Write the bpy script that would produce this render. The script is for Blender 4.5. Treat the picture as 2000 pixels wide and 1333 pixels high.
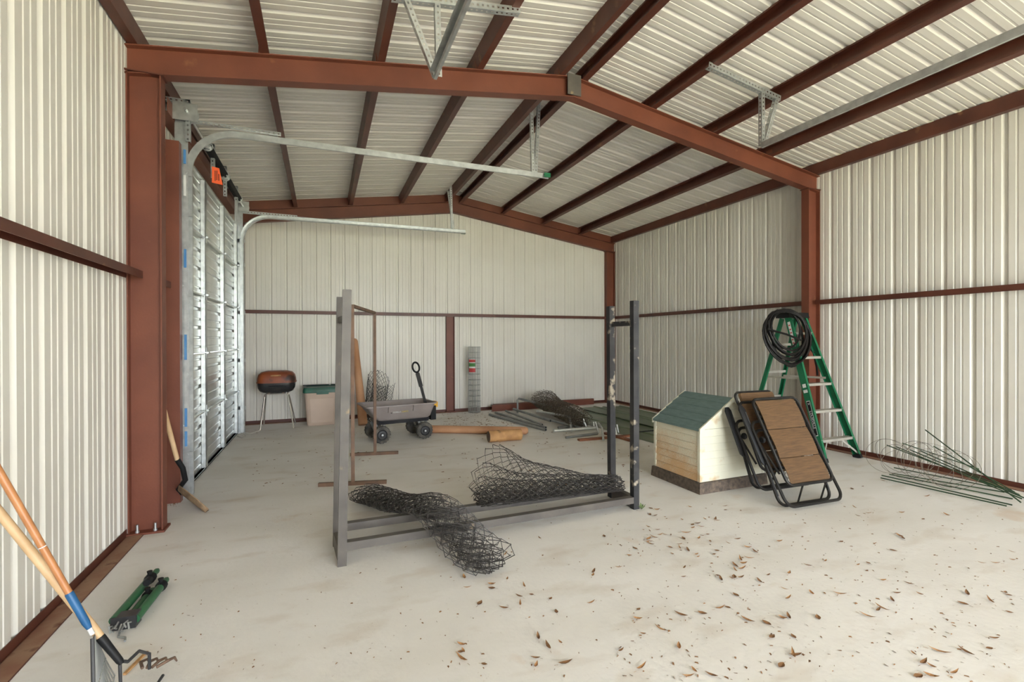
import bpy, math, random
from mathutils import Vector as V, Matrix
R = random.Random(7)
sc = bpy.context.scene
COL = sc.collection
for o in list(bpy.data.objects): bpy.data.objects.remove(o)

# ------------------------------------------------------------------ camera, sky, light, exposure
CAM_F, CAM_YAW, CAM_PITCH, CAM_ROLL, CAM_H = 912.0, .3856, -.0032, -.0024, 1.37      # focal length in pixels of a 2000 px wide frame
cd = bpy.data.cameras.new('camera'); cam = bpy.data.objects.new('camera', cd); COL.objects.link(cam)
cd.sensor_width = 36; cd.sensor_fit = 'HORIZONTAL'; cd.lens = CAM_F / 2000 * 36; cd.clip_start = .02
cam.matrix_world = Matrix.Translation((0, 0, CAM_H)) @ Matrix.Rotation(-CAM_YAW, 4, 'Z') @ Matrix.Rotation(math.pi/2 + CAM_PITCH, 4, 'X') @ Matrix.Rotation(CAM_ROLL, 4, 'Z')
sc.camera = cam
sc.view_settings.view_transform = 'Standard'; sc.view_settings.look = 'None'
sc.view_settings.gamma = 1; sc.view_settings.use_curve_mapping = False
sc.view_settings.exposure = 3.12
SKY_STRENGTH = 1.9
w = bpy.data.worlds.new('sky'); sc.world = w; w.use_nodes = True
w.node_tree.nodes['Background'].inputs['Color'].default_value = (.86, .925, 1.0, 1)
w.node_tree.nodes['Background'].inputs['Strength'].default_value = SKY_STRENGTH

sd_ = bpy.data.lights.new('sun', 'SUN'); sd_.energy = 5.6; sd_.angle = .009; sd_.color = (1, .97, .93)
so = bpy.data.objects.new('sun', sd_); COL.objects.link(so); so.rotation_euler = V((.58, .22, .80)).to_track_quat('Z', 'Y').to_euler()   # high sun from beyond the right wall, slightly from the back

# building: x to the right, y towards the back wall, z up; all in metres
XL, XR, YB, YF, Y0 = -1.274, 5.884, 8.648, 4.09, -5.01
XM = (XL + XR) / 2
SL = .146
def zb(x): return 3.271 + SL * ((XM - XL - .2) - abs(x - XM))      # underside of the rafters
PUR = .15
def zroof(x): return zb(x) + .205 + PUR
DOOR_X0, DOOR_X1, DOOR_H = .74, 3.84, 3.05                          # doorway tracks
OPEN_X0, OPEN_X1, OPEN_H = .2, 5.5, 3.2                          # unseen open front, set far back and widened to even the daylight

def pix_ray(u, v):
    a, b = (u - 1000) / CAM_F, (v - 666.5) / CAM_F
    c, s = math.cos(-CAM_ROLL), math.sin(-CAM_ROLL); a, b = a*c - b*s, a*s + b*c
    cp, sp = math.cos(CAM_PITCH), math.sin(CAM_PITCH); d, z = cp + b*sp, sp - b*cp
    cy, sy = math.cos(CAM_YAW), math.sin(CAM_YAW)
    return V((d*sy + a*cy, d*cy - a*sy, z))
def flr(u, v, z=0.0):
    r = pix_ray(u, v); return V((0, 0, CAM_H)) + r * ((z - CAM_H) / r.z)
def onx(u, v, X): r = pix_ray(u, v); return V((0, 0, CAM_H)) + r * (X / r.x)
def ony(u, v, Y): r = pix_ray(u, v); return V((0, 0, CAM_H)) + r * (Y / r.y)

# portal: guides sky light through the open front doorway, gives off none itself
ld = bpy.data.lights.new('doorway_portal', 'AREA'); ld.shape = 'RECTANGLE'; ld.size = OPEN_X1 - OPEN_X0; ld.size_y = OPEN_H
ld.cycles.is_portal = True
lo = bpy.data.objects.new('doorway_portal', ld); COL.objects.link(lo)
lo.location = ((OPEN_X0 + OPEN_X1) / 2, Y0 - .05, OPEN_H / 2); lo.rotation_euler = (math.pi/2, 0, 0)

# ------------------------------------------------------------------ materials
def mat(name, c1, c2=None, rough=.6, metal=0., scale=5., bump=0., bscale=80., stretch=(1, 1, 1), c3=None, s3=3., t3=.6, spec=.5, detail=5):
    m = bpy.data.materials.new(name); m.use_nodes = True
    nt = m.node_tree; N = nt.nodes; L = nt.links; b = N['Principled BSDF']
    b.inputs['Roughness'].default_value = rough; b.inputs['Metallic'].default_value = metal
    b.inputs['Specular IOR Level'].default_value = spec
    g = N.new('ShaderNodeNewGeometry'); mp = N.new('ShaderNodeMapping'); L.new(g.outputs['Position'], mp.inputs['Vector'])
    mp.inputs['Scale'].default_value = stretch
    def noise(s, d=detail):
        n = N.new('ShaderNodeTexNoise'); n.inputs['Scale'].default_value = s; n.inputs['Detail'].default_value = d
        L.new(mp.outputs['Vector'], n.inputs['Vector']); return n
    def ramp(src, p0, p1, a, c):
        r = N.new('ShaderNodeValToRGB'); r.color_ramp.elements[0].position = p0; r.color_ramp.elements[1].position = p1
        r.color_ramp.elements[0].color = (*a, 1); r.color_ramp.elements[1].color = (*c, 1); L.new(src, r.inputs['Fac']); return r
    c2 = c2 or tuple(x * .82 for x in c1)
    r1 = ramp(noise(scale).outputs['Fac'], .35, .68, c1, c2); out = r1.outputs['Color']
    if c3:
        k = ramp(noise(s3, 8).outputs['Fac'], t3, t3 + .08, (0, 0, 0), (1, 1, 1))
        mx = N.new('ShaderNodeMix'); mx.data_type = 'RGBA'; L.new(k.outputs['Color'], mx.inputs['Factor'])
        L.new(out, mx.inputs['A']); mx.inputs['B'].default_value = (*c3, 1); out = mx.outputs['Result']
    L.new(out, b.inputs['Base Color'])
    if bump:
        bp = N.new('ShaderNodeBump'); bp.inputs['Strength'].default_value = bump; bp.inputs['Distance'].default_value = .01
        L.new(noise(bscale, 6).outputs['Fac'], bp.inputs['Height']); L.new(bp.outputs['Normal'], b.inputs['Normal'])
    return m
def srgb(r, g, b):
    f = lambda c: (c/255)/12.92 if c <= 10 else (((c/255)+.055)/1.055)**2.4
    return (f(r), f(g), f(b))

M = {}
M['sheet'] = mat('white_sheet_metal', srgb(228, 224, 214), srgb(221, 216, 205), rough=.42, scale=1.2, spec=.5)
M['oxide'] = mat('red_oxide_primer', srgb(122, 68, 48), srgb(106, 57, 41), rough=.5, scale=2.5, c3=srgb(140, 92, 62), s3=5, t3=.68, bump=.08, bscale=60)
M['oxide2'] = mat('red_oxide_purlin', srgb(98, 54, 40), srgb(82, 44, 33), rough=.45, scale=4, c3=srgb(126, 88, 60), s3=6, t3=.66)
M['galv'] = mat('galvanised_steel', (.62, .64, .63), (.48, .5, .5), rough=.36, metal=.75, scale=18)
M['galv_door'] = mat('galvanised_door_sheet', (.72, .73, .71), (.6, .62, .6), rough=.3, metal=.7, scale=4)
M['galv_dull'] = mat('dull_galvanised_pipe', (.34, .35, .34), (.25, .26, .25), rough=.5, metal=.6, scale=9)
M['hole'] = mat('black_plastic', (.011, .011, .012), (.018, .018, .018), rough=.5, spec=.2)
M['black_paint'] = mat('worn_black_paint', (.03, .03, .033), (.05, .048, .05), rough=.5, scale=9, spec=.25, c3=(.36, .31, .24), s3=11, t3=.6)
M['grey_steel'] = mat('weathered_dark_steel', (.085, .075, .067), (.13, .114, .098), rough=.5, metal=.05, scale=7, c3=(.3, .22, .13), s3=9, t3=.66)
M['rust'] = mat('rusty_tube', (.2, .115, .07), (.13, .08, .055), rough=.7, scale=12)
M['wire_black'] = mat('black_vinyl_wire', (.038, .035, .033), (.07, .062, .055), rough=.4, scale=14, spec=.3)
M['wire_brown'] = mat('weathered_wire', (.16, .125, .085), (.1, .085, .065), rough=.6, scale=14)
M['wire_galv'] = mat('galvanised_wire', (.3, .3, .27), (.2, .2, .18), rough=.45, metal=.6, scale=14)
M['concrete'] = None
M['wood_orange'] = mat('treated_orange_wood', srgb(202, 154, 116), srgb(182, 130, 92), rough=.65, scale=3, stretch=(1, 1, 1), bump=.1)
M['wood_log'] = mat('pale_log_wood', srgb(196, 150, 98), srgb(160, 116, 74), rough=.75, scale=9, c3=srgb(120, 92, 66), s3=8, t3=.62, bump=.25)
M['wood_end'] = mat('dark_log_end', srgb(120, 100, 84), srgb(90, 76, 64), rough=.85, scale=20)
M['handle_orange'] = mat('varnished_handle', srgb(194, 134, 86), srgb(176, 114, 68), rough=.4, scale=9)
M['handle_pale'] = mat('pale_ash_handle', srgb(222, 188, 146), srgb(205, 168, 124), rough=.5, scale=9)
M['blue'] = mat('blue_ferrule', srgb(36, 98, 148), srgb(30, 80, 124), rough=.45, scale=12)
M['blue_tape'] = mat('blue_chalk_mark', srgb(70, 130, 190), srgb(96, 148, 196), rough=.7, scale=12)
M['white_paper'] = mat('white_label_paper', (.75, .75, .72), (.68, .68, .66), rough=.7)
M['red_print'] = mat('red_print', (.55, .06, .06), rough=.6)
M['green_print'] = mat('green_print', (.08, .25, .07), rough=.6)
M['orange_tag'] = mat('orange_warning_tag', srgb(250, 104, 50), srgb(244, 96, 44), rough=.6)
M['cart_grey'] = mat('grey_brown_plastic', srgb(152, 142, 138), srgb(138, 128, 124), rough=.55, scale=5, bump=.03)
M['yellow'] = mat('yellow_plastic', srgb(232, 176, 32), srgb(220, 160, 24), rough=.45)
M['white_print'] = mat('white_print', (.8, .8, .78), rough=.5)
M['yellow_print'] = mat('yellow_print', srgb(235, 205, 90), rough=.5)
M['tyre'] = mat('dusty_tyre_rubber', (.05, .048, .045), (.16, .145, .12), rough=.85, scale=14, bump=.3, bscale=90)
M['hub'] = mat('black_wheel_hub', (.025, .025, .028), (.04, .04, .042), rough=.4)
M['lid_rust'] = mat('rusty_red_lid', srgb(156, 82, 44), srgb(124, 62, 38), rough=.5, scale=5, c3=srgb(66, 42, 32), s3=4.2, t3=.56)
M['enamel'] = mat('black_enamel', (.018, .018, .02), (.03, .03, .03), rough=.22)
M['chrome'] = mat('chrome_tube', (.75, .74, .72), (.6, .58, .54), rough=.2, metal=.95, scale=6)
M['tan_plastic'] = mat('tan_plastic', srgb(208, 186, 168), srgb(198, 176, 158), rough=.5, scale=3)
M['green_lid'] = mat('dark_green_plastic', srgb(38, 92, 74), srgb(30, 78, 62), rough=.45)
M['dog_wall'] = mat('cream_plastic_siding', srgb(226, 222, 200), srgb(214, 212, 194), rough=.55, scale=3, c3=srgb(206, 182, 146), s3=5, t3=.62)
M['dog_mud'] = None
M['dog_roof'] = mat('green_shingle_plastic', srgb(110, 132, 131), srgb(96, 118, 117), rough=.55, scale=12, stretch=(1, 1, 6), bump=.1)
M['dog_base'] = mat('dirty_black_base', (.075, .06, .05), (.17, .125, .09), rough=.85, scale=30)
M['sling'] = mat('brown_mesh_fabric', srgb(104, 76, 46), srgb(82, 59, 36), rough=.8, scale=40, stretch=(.25, .25, 3), bump=.15, bscale=160)
M['frame_black'] = mat('black_bronze_tube', (.014, .013, .012), (.024, .021, .018), rough=.4, metal=0, scale=9, spec=.2)
M['ladder_green'] = mat('green_fibreglass', srgb(24, 112, 74), srgb(18, 96, 62), rough=.4, scale=6)
M['alu'] = mat('dusty_aluminium', (.55, .53, .46), (.46, .43, .37), rough=.5, metal=.4, scale=9)
M['hose'] = mat('black_rubber_hose', (.010, .009, .0085), (.017, .014, .012), rough=.4, spec=.2)
M['stake_green'] = mat('dark_green_stake', srgb(44, 72, 42), srgb(34, 58, 34), rough=.45, scale=14)
M['tripod_green'] = mat('green_tube_paint', srgb(46, 104, 66), srgb(36, 86, 54), rough=.4, scale=14, c3=srgb(110, 120, 90), s3=16, t3=.68)
M['sheet_green'] = mat('dark_green_roofing', srgb(104, 116, 86), srgb(90, 104, 78), rough=.4, scale=2, c3=srgb(120, 112, 84), s3=2.2, t3=.62)
M['dirt_steel'] = mat('mud_caked_steel', srgb(168, 140, 108), srgb(130, 104, 78), rough=.9, scale=18, bump=.5)
M['leaf'] = mat('dry_leaf', srgb(178, 134, 88), srgb(146, 104, 66), rough=.85, scale=30)
M['leaf2'] = mat('dry_leaf_dark', srgb(146, 106, 68), srgb(112, 80, 52), rough=.85, scale=30)
M['weed'] = mat('green_weed', srgb(96, 124, 60), rough=.7)
M['copper'] = mat('reddish_board', srgb(150, 96, 66), srgb(126, 78, 54), rough=.7, scale=9)
M['cord'] = mat('white_cord', (.7, .66, .6), rough=.6)
M['dirty_foot'] = mat('dusty_base_angle', srgb(140, 98, 76), srgb(160, 130, 104), rough=.8, scale=6, c3=srgb(104, 60, 44), s3=6, t3=.58)
M['gravel'] = mat('pale_gravel', srgb(206, 196, 176), srgb(186, 176, 156), rough=.95, scale=8)
M['grass'] = mat('lawn', srgb(164, 166, 126), srgb(176, 176, 140), rough=.95, scale=3)

def concrete():
    m = bpy.data.materials.new('concrete'); m.use_nodes = True
    nt = m.node_tree; N = nt.nodes; L = nt.links; b = N['Principled BSDF']; b.inputs['Roughness'].default_value = .62
    b.inputs['Specular IOR Level'].default_value = .35
    g = N.new('ShaderNodeNewGeometry'); mp = N.new('ShaderNodeMapping'); L.new(g.outputs['Position'], mp.inputs['Vector'])
    mp.inputs['Rotation'].default_value = (0, 0, .5); mp.inputs['Scale'].default_value = (1, 2.2, 1)
    def noise(s, d, src=mp.outputs['Vector']):
        n = N.new('ShaderNodeTexNoise'); n.inputs['Scale'].default_value = s; n.inputs['Detail'].default_value = d; L.new(src, n.inputs['Vector']); return n.outputs['Fac']
    def ramp(src, p0, p1, a, c):
        r = N.new('ShaderNodeValToRGB'); e = r.color_ramp.elements; e[0].position = p0; e[1].position = p1; e[0].color = (*a, 1); e[1].color = (*c, 1); L.new(src, r.inputs['Fac']); return r.outputs['Color']
    def mix(f, A, B):
        x = N.new('ShaderNodeMix'); x.data_type = 'RGBA'; L.new(f, x.inputs['Factor']); L.new(A, x.inputs['A'])
        if isinstance(B, tuple): x.inputs['B'].default_value = (*B, 1)
        else: L.new(B, x.inputs['B'])
        return x.outputs['Result']
    base = ramp(noise(.9, 6), .3, .7, srgb(238, 235, 231), srgb(224, 220, 213))
    base = mix(ramp(noise(2.3, 9), .55, .75, (0, 0, 0), (.6, .6, .6)), base, srgb(204, 191, 174))
    base = mix(ramp(noise(45, 4, g.outputs['Position']), .68, .74, (0, 0, 0), (.35, .35, .35)), base, srgb(150, 120, 92))
    base = mix(ramp(noise(1.7, 7, g.outputs['Position']), .66, .72, (0, 0, 0), (.4, .4, .4)), base, srgb(206, 176, 146))
    L.new(base, b.inputs['Base Color'])
    bp = N.new('ShaderNodeBump'); bp.inputs['Strength'].default_value = .3; bp.inputs['Distance'].default_value = .006
    L.new(noise(34, 9, g.outputs['Position']), bp.inputs['Height']); L.new(bp.outputs['Normal'], b.inputs['Normal'])
    return m
M['concrete'] = concrete()
def mud_siding():            # splash mud dried on the lower boards of the doghouse
    m = bpy.data.materials.new('mud_stained_siding'); m.use_nodes = True; nt = m.node_tree; N = nt.nodes; L = nt.links; b = N['Principled BSDF']; b.inputs['Roughness'].default_value = .65
    g = N.new('ShaderNodeNewGeometry'); sp = N.new('ShaderNodeSeparateXYZ'); L.new(g.outputs['Position'], sp.inputs[0])
    mr = N.new('ShaderNodeMapRange'); mr.inputs[1].default_value = .1; mr.inputs[2].default_value = .5; mr.inputs[3].default_value = .52; mr.inputs[4].default_value = .05; L.new(sp.outputs['Z'], mr.inputs[0])
    n1 = N.new('ShaderNodeTexNoise'); n1.inputs['Scale'].default_value = 5; n1.inputs['Detail'].default_value = 3; L.new(g.outputs['Position'], n1.inputs['Vector'])
    n2 = N.new('ShaderNodeTexNoise'); n2.inputs['Scale'].default_value = 110; n2.inputs['Detail'].default_value = 3; L.new(g.outputs['Position'], n2.inputs['Vector'])
    a = N.new('ShaderNodeMath'); a.operation = 'ADD'; L.new(mr.outputs[0], a.inputs[0]); L.new(n1.outputs['Fac'], a.inputs[1])
    c = N.new('ShaderNodeMath'); c.operation = 'MULTIPLY_ADD'; L.new(n2.outputs['Fac'], c.inputs[0]); c.inputs[1].default_value = .9; L.new(a.outputs[0], c.inputs[2])
    r = N.new('ShaderNodeValToRGB'); r.color_ramp.elements[0].position = .45; r.color_ramp.elements[1].position = .9; r.color_ramp.elements[0].color = (*srgb(228, 222, 200), 1); r.color_ramp.elements[1].color = (*srgb(214, 176, 132), 1)
    d = N.new('ShaderNodeMath'); d.operation = 'SUBTRACT'; L.new(c.outputs[0], d.inputs[0]); d.inputs[1].default_value = .62; L.new(d.outputs[0], r.inputs['Fac']); L.new(r.outputs['Color'], b.inputs['Base Color']); return m
M['dog_mud'] = mud_siding()

# ------------------------------------------------------------------ mesh building
ROOT = {}
class MB:
    def __init__(s): s.v = []; s.f = []
    def quad_mesh(s, vs, fs):
        k = len(s.v); s.v += [V(p) for p in vs]; s.f += [[i + k for i in f] for f in fs]; return s
    def hexa(s, a):          # 8 points: bottom ring 0-3, top ring 4-7
        return s.quad_mesh(a, [(3,2,1,0),(4,5,6,7),(0,1,5,4),(1,2,6,5),(2,3,7,6),(3,0,4,7)])
    def box(s, x0, y0, z0, x1, y1, z1):
        return s.hexa([(x0,y0,z0),(x1,y0,z0),(x1,y1,z0),(x0,y1,z0),(x0,y0,z1),(x1,y0,z1),(x1,y1,z1),(x0,y1,z1)])
    def sweep(s, poly, pts, U, W, cap=True):     # polygon (u,w) carried along points with fixed or per-point axes
        n = len(poly); k = len(s.v)
        for i, p in enumerate(pts):
            u = U[i] if isinstance(U, list) else U; ww = W[i] if isinstance(W, list) else W
            for a, b in poly: s.v.append(V(p) + V(u)*a + V(ww)*b)
        for i in range(len(pts) - 1):
            for j in range(n):
                a, b = k + i*n + j, k + i*n + (j+1) % n
                s.f.append([a, b, b + n, a + n])
        if cap:
            s.f.append([k + j for j in range(n)][::-1]); s.f.append([k + (len(pts)-1)*n + j for j in range(n)])
        return s
    def bar(s, p0, p1, w_, h_, up=(0, 0, 1)):
        p0, p1 = V(p0), V(p1); d = (p1 - p0).normalized(); up = V(up)
        if abs(d.dot(up)) > .98: up = V((0, 1, 0))
        u = d.cross(up).normalized(); n = u.cross(d)
        return s.sweep([(-w_/2,-h_/2),(w_/2,-h_/2),(w_/2,h_/2),(-w_/2,h_/2)], [p0, p1], u, n)
    def prof(s, p0, p1, poly, up=(0, 0, 1)):
        p0, p1 = V(p0), V(p1); d = (p1 - p0).normalized(); up = V(up)
        u = d.cross(up).normalized(); n = u.cross(d)
        return s.sweep(poly, [p0, p1], u, n)
    def tube(s, pts, r, n=8, closed=False, cap=True):
        pts = [V(p) for p in pts]; m = len(pts); k = len(s.v)
        rr = r if isinstance(r, (list, tuple)) else [r]*m
        T = []
        for i in range(m):
            a = pts[(i-1) % m] if (closed or i) else pts[0]; b = pts[(i+1) % m] if (closed or i < m-1) else pts[-1]
            t = (b - a); T.append(t.normalized() if t.length > 1e-9 else V((0,0,1)))
        ref = V((0, 0, 1)) if abs(T[0].z) < .9 else V((1, 0, 0))
        u = T[0].cross(ref).normalized()
        for i in range(m):
            u = (u - T[i]*u.dot(T[i])); u = u.normalized() if u.length > 1e-6 else T[i].orthogonal().normalized()
            q = T[i].cross(u)
            for j in range(n):
                a = 2*math.pi*j/n; s.v.append(pts[i] + (u*math.cos(a) + q*math.sin(a))*rr[i])
        for i in range(m if closed else m - 1):
            for j in range(n):
                a = k + i*n + j; b = k + i*n + (j+1) % n; i2 = (i+1) % m
                s.f.append([a, b, k + i2*n + (j+1) % n, k + i2*n + j])
        if cap and not closed:
            s.f.append([k + j for j in range(n)][::-1]); s.f.append([k + (m-1)*n + j for j in range(n)])
        return s
    def lathe(s, prof, c, axis=(0, 0, 1), n=24):      # prof: (radius, height along the axis)
        ax = V(axis).normalized(); u = ax.orthogonal().normalized(); q = ax.cross(u); k = len(s.v); c = V(c)
        for r, h in prof:
            for j in range(n):
                a = 2*math.pi*j/n; s.v.append(c + ax*h + (u*math.cos(a) + q*math.sin(a))*r)
        for i in range(len(prof) - 1):
            for j in range(n):
                a, b = k + i*n + j, k + i*n + (j+1) % n; s.f.append([a, b, b + n, a + n])
        s.f.append([k + j for j in range(n)][::-1]); s.f.append([k + (len(prof)-1)*n + j for j in range(n)])
        return s
    def loft(s, rings, cap=True):
        n = len(rings[0]); k = len(s.v)
        for r in rings: s.v += [V(p) for p in r]
        for i in range(len(rings) - 1):
            for j in range(n):
                a, b = k + i*n + j, k + i*n + (j+1) % n; s.f.append([a, b, b + n, a + n])
        if cap:
            s.f.append([k + j for j in range(n)][::-1]); s.f.append([k + (len(rings)-1)*n + j for j in range(n)])
        return s
    def xf(s, m): s.v = [m @ p for p in s.v]; return s
    def mesh(s, name):
        me = bpy.data.meshes.new(name); me.from_pydata([tuple(p) for p in s.v], [], s.f)
        return me
    def build(s, name, m, parent=None, smooth=False, local=False):
        if parent is not None:
            if not local:
                inv = ROOT[parent.name].inverted(); s.v = [inv @ p for p in s.v]
            org = V((0, 0, 0))
        else:
            xs = [p.x for p in s.v]; ys = [p.y for p in s.v]; zs = [p.z for p in s.v]
            org = V(((min(xs)+max(xs))/2, (min(ys)+max(ys))/2, min(zs)))
            s.v = [p - org for p in s.v]
        me = s.mesh(name); me.materials.append(M[m])
        if smooth:
            me.polygons.foreach_set('use_smooth', [True]*len(me.polygons))
            try: me.set_sharp_from_angle(angle=math.radians(40))
            except Exception: pass
        o = bpy.data.objects.new(name, me); COL.objects.link(o)
        if parent is not None: o.parent = parent; ROOT[o.name] = ROOT[parent.name]
        else: o.location = org; ROOT[o.name] = Matrix.Translation(org)
        return o
def tag(o, label, cat, group=None):
    o['label'] = label; o['category'] = cat
    if group: o['group'] = group
    return o
def struct(o): o['kind'] = 'structure'; return o
def thing(name, label, cat, loc=(0, 0, 0), rotz=0., group=None, mtx=None):
    o = bpy.data.objects.new(name, None); COL.objects.link(o); o.empty_display_size = .1
    m = mtx if mtx is not None else Matrix.Translation(V(loc)) @ Matrix.Rotation(rotz, 4, 'Z')
    o.matrix_world = m; ROOT[o.name] = m
    if label: tag(o, label, cat, group)
    return o
def dup(o, loc=None, parent=None, mtx=None):
    c = o.copy(); COL.objects.link(c); c.parent = parent
    if mtx is not None: c.matrix_world = mtx
    if loc is not None: c.location = loc
    ROOT[c.name] = mtx if mtx is not None else ROOT[o.name]
    for ch in list(o.children): dup(ch, None, c)
    return c
def arc(c, r, a0, a1, n, ax1, ax2):
    return [V(c) + V(ax1)*(r*math.cos(a0+(a1-a0)*i/n)) + V(ax2)*(r*math.sin(a0+(a1-a0)*i/n)) for i in range(n+1)]
def rloop(w_, h_, r, n=5):      # rounded rectangle in 2d, centred on x, from y=0 to h
    out = []
    for cx, cy, a in ((w_/2-r, h_-r, 0), (-w_/2+r, h_-r, .5), (-w_/2+r, r, 1), (w_/2-r, r, 1.5)):
        for i in range(n+1):
            t = (a + .5*i/n)*math.pi; out.append((cx + r*math.cos(t), cy + r*math.sin(t)))
    return out
def text_obj(body, size, mtx, m, parent, name='lettering', ext=.0006):
    cu = bpy.data.curves.new('t', 'FONT'); cu.body = body; cu.size = size; cu.extrude = ext; cu.align_x = 'CENTER'; cu.align_y = 'CENTER'; cu.resolution_u = 2
    t = bpy.data.objects.new('t', cu); COL.objects.link(t); bpy.context.view_layer.update()
    me = bpy.data.meshes.new_from_object(t); bpy.data.objects.remove(t)
    me.transform(ROOT[parent.name].inverted() @ mtx); me.materials.clear(); me.materials.append(M[m]); me.name = name
    o = bpy.data.objects.new(name, me); COL.objects.link(o); o.parent = parent; ROOT[o.name] = ROOT[parent.name]; return o
def frame(o, x, y):              # matrix from origin and two in-plane axes
    x = V(x).normalized(); z = x.cross(V(y)).normalized(); y = z.cross(x)
    return Matrix.Translation(V(o)) @ Matrix((x, y, z)).transposed().to_4x4()
X_, Y_, Z_ = V((1,0,0)), V((0,1,0)), V((0,0,1))
# ------------------------------------------------------------------ the shell
def ibeam(b, d, tf=.009, tw=.007):       # u across the flange, w along the depth, from w=0
    return [(-b/2,0),(b/2,0),(b/2,tf),(tw/2,tf),(tw/2,d-tf),(b/2,d-tf),(b/2,d),(-b/2,d),(-b/2,d-tf),(-tw/2,d-tf),(-tw/2,tf),(-b/2,tf)]
def cchan(b, d, t=.005, lip=0.):          # web at u=0, flanges towards +u, from w=0 to d
    if lip: return [(0,0),(b,0),(b,lip),(b-t,lip),(b-t,t),(t,t),(t,d-t),(b-t,d-t),(b-t,d-lip),(b,d-lip),(b,d),(0,d)]
    return [(0,0),(b,0),(b,t),(t,t),(t,d-t),(b,d-t),(b,d),(0,d)]

mb = MB(); mb.box(XL-.05, Y0-.02, -.15, XR+.05, YB+.05, 0); struct(mb.build('floor', 'concrete'))
mb = MB(); mb.box(-40, -60, -.4, 45, 60, -.16); tag(struct(mb.build('lawn', 'grass')), 'green grass ground outside the building', 'ground')

mb = MB(); mb.box(-3, Y0-6, -.16, 8, Y0-.05, -.02); tag(struct(mb.build('bounce_apron', 'gravel')), 'unseen pale gravel apron added outside the open front to bounce sunlight in', 'ground')  # apron added out of view so sunlit gravel bounces light indoors

RIB = .2286
PERIOD = [(0,.019),(.010,.019),(.026,0),(.076,0),(.080,.004),(.092,.004),(.096,0),(.136,0),(.140,.004),(.152,.004),(.156,0),(.2026,0),(.2186,.019)]
def panel_profiles(s0, s1, phase):        # ribbed sheets four ribs wide, cut to the run s0..s1
    k = math.floor((s0 - phase) / (4*RIB)); out = []
    while phase + k*4*RIB < s1 - .01:
        a = phase + k*4*RIB
        pts = [(a + r*RIB + s, d) for r in range(4) for s, d in PERIOD] + [(a + 4*RIB, .019)]
        def at(x):
            for (p, d), (q, e) in zip(pts, pts[1:]):
                if p <= x <= q: return d + (e - d)*(x - p)/max(q - p, 1e-9)
            return 0
        lo, hi = max(a, s0), min(a + 4*RIB, s1)
        if hi - lo > .01: out.append([(lo, at(lo))] + [p for p in pts if lo + 1e-6 < p[0] < hi - 1e-6] + [(hi, at(hi))])
        k += 1
    return out
def ribbed_wall(root, runs, phase, place, bottom, top):
    for s0, s1, zlo in runs:
        for pr in panel_profiles(s0, s1, phase):
            mb = MB(); n = len(pr)
            vs = [place(s, d, zlo if zlo is not None else bottom(s)) for s, d in pr] + [place(s, d, top(s)) for s, d in pr]
            mb.quad_mesh(vs, [(i, i+1, i+1+n, i+n) for i in range(n-1)]); mb.build('panel', 'sheet', root)
SD0, SD1 = 4.80, 7.85                       # side door along y
wl = struct(thing('wall_left', None, None, (XL, 3.9, 0)))
ribbed_wall(wl, [(Y0, SD0+.06, 0), (SD0+.06, SD1-.06, DOOR_H-.07), (SD1-.06, YB, 0)], 8.47, lambda s, d, z: V((XL - d, s, z)), None, lambda s: zroof(XL))
wr = struct(thing('wall_right', None, None, (XR, 3.9, 0)))
ribbed_wall(wr, [(Y0, YB, 0)], 8.4738, lambda s, d, z: V((XR + d, s, z)), None, lambda s: zroof(XR))
wk = struct(thing('wall_back', None, None, (XM, YB, 0)))
ribbed_wall(wk, [(XL, XM, 0), (XM, XR, 0)], -1.0216, lambda s, d, z: V((s, YB + d, z)), None, lambda s: zroof(s))
wf = struct(thing('wall_front', None, None, (XM, Y0, 0)))
ribbed_wall(wf, [(XL, OPEN_X0, 0), (OPEN_X0, XM, OPEN_H), (XM, OPEN_X1, OPEN_H), (OPEN_X1, XR, 0)], -1.0216, lambda s, d, z: V((s, Y0 - d, z)), None, lambda s: zroof(s))
ce = struct(thing('ceiling', None, None, (XM, 3.9, 3.6)))
NRM = math.sqrt(1 + SL*SL)
for side in (-1, 1):
    for pr in panel_profiles(Y0 - .06, YB + .06, 8.56):
        mb = MB(); n = len(pr); vs = []
        for t in (3.72, .03):
            x = XM + side*t; vs += [V((x + side*d*SL/NRM, s, zroof(XM) - SL*t + d/NRM)) for s, d in pr]
        mb.quad_mesh(vs, [(i, i+1, i+1+n, i+n) for i in range(n-1)]); mb.build('panel', 'sheet', ce)
mb = MB(); mb.sweep([(-.22, -.22*SL+.024), (0, .03), (.22, -.22*SL+.024), (.22, -.22*SL+.028), (0, .036), (-.22, -.22*SL+.028)], [(XM, Y0-.06, zroof(XM)), (XM, YB+.06, zroof(XM))], X_, Z_); mb.build('ridge_cap', 'sheet', ce)

# base angles along the walls
def base_angle(name, p0, p1, inward):
    n = V(inward); mb = MB(); mb.sweep([(0,0),(.105,0),(.105,.004),(.004,.004),(.004,.052),(0,.052)], [p0, p1], n, Z_)
    o = struct(mb.build(name, 'oxide2')); ROOT[o.name] = Matrix.Translation(o.location)
    f = MB(); q0, q1 = V(p0) + n*.012 + V((0,0,.0042)), V(p1) + n*.012 + V((0,0,.0042)); f.sweep([(0,0),(.09,0),(.09,.0015),(0,.0015)], [q0, q1], n, Z_); f.build('dust_layer', 'dirty_foot', o)
base_angle('baseboard_left', (XL, Y0+.1, 0), (XL, YF-.06, 0), X_)
base_angle('baseboard_right', (XR, Y0+.1, 0), (XR, YB-.1, 0), -X_)
base_angle('baseboard_back', (XL+.1, YB, 0), (XR-.1, YB, 0), -Y_)

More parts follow.
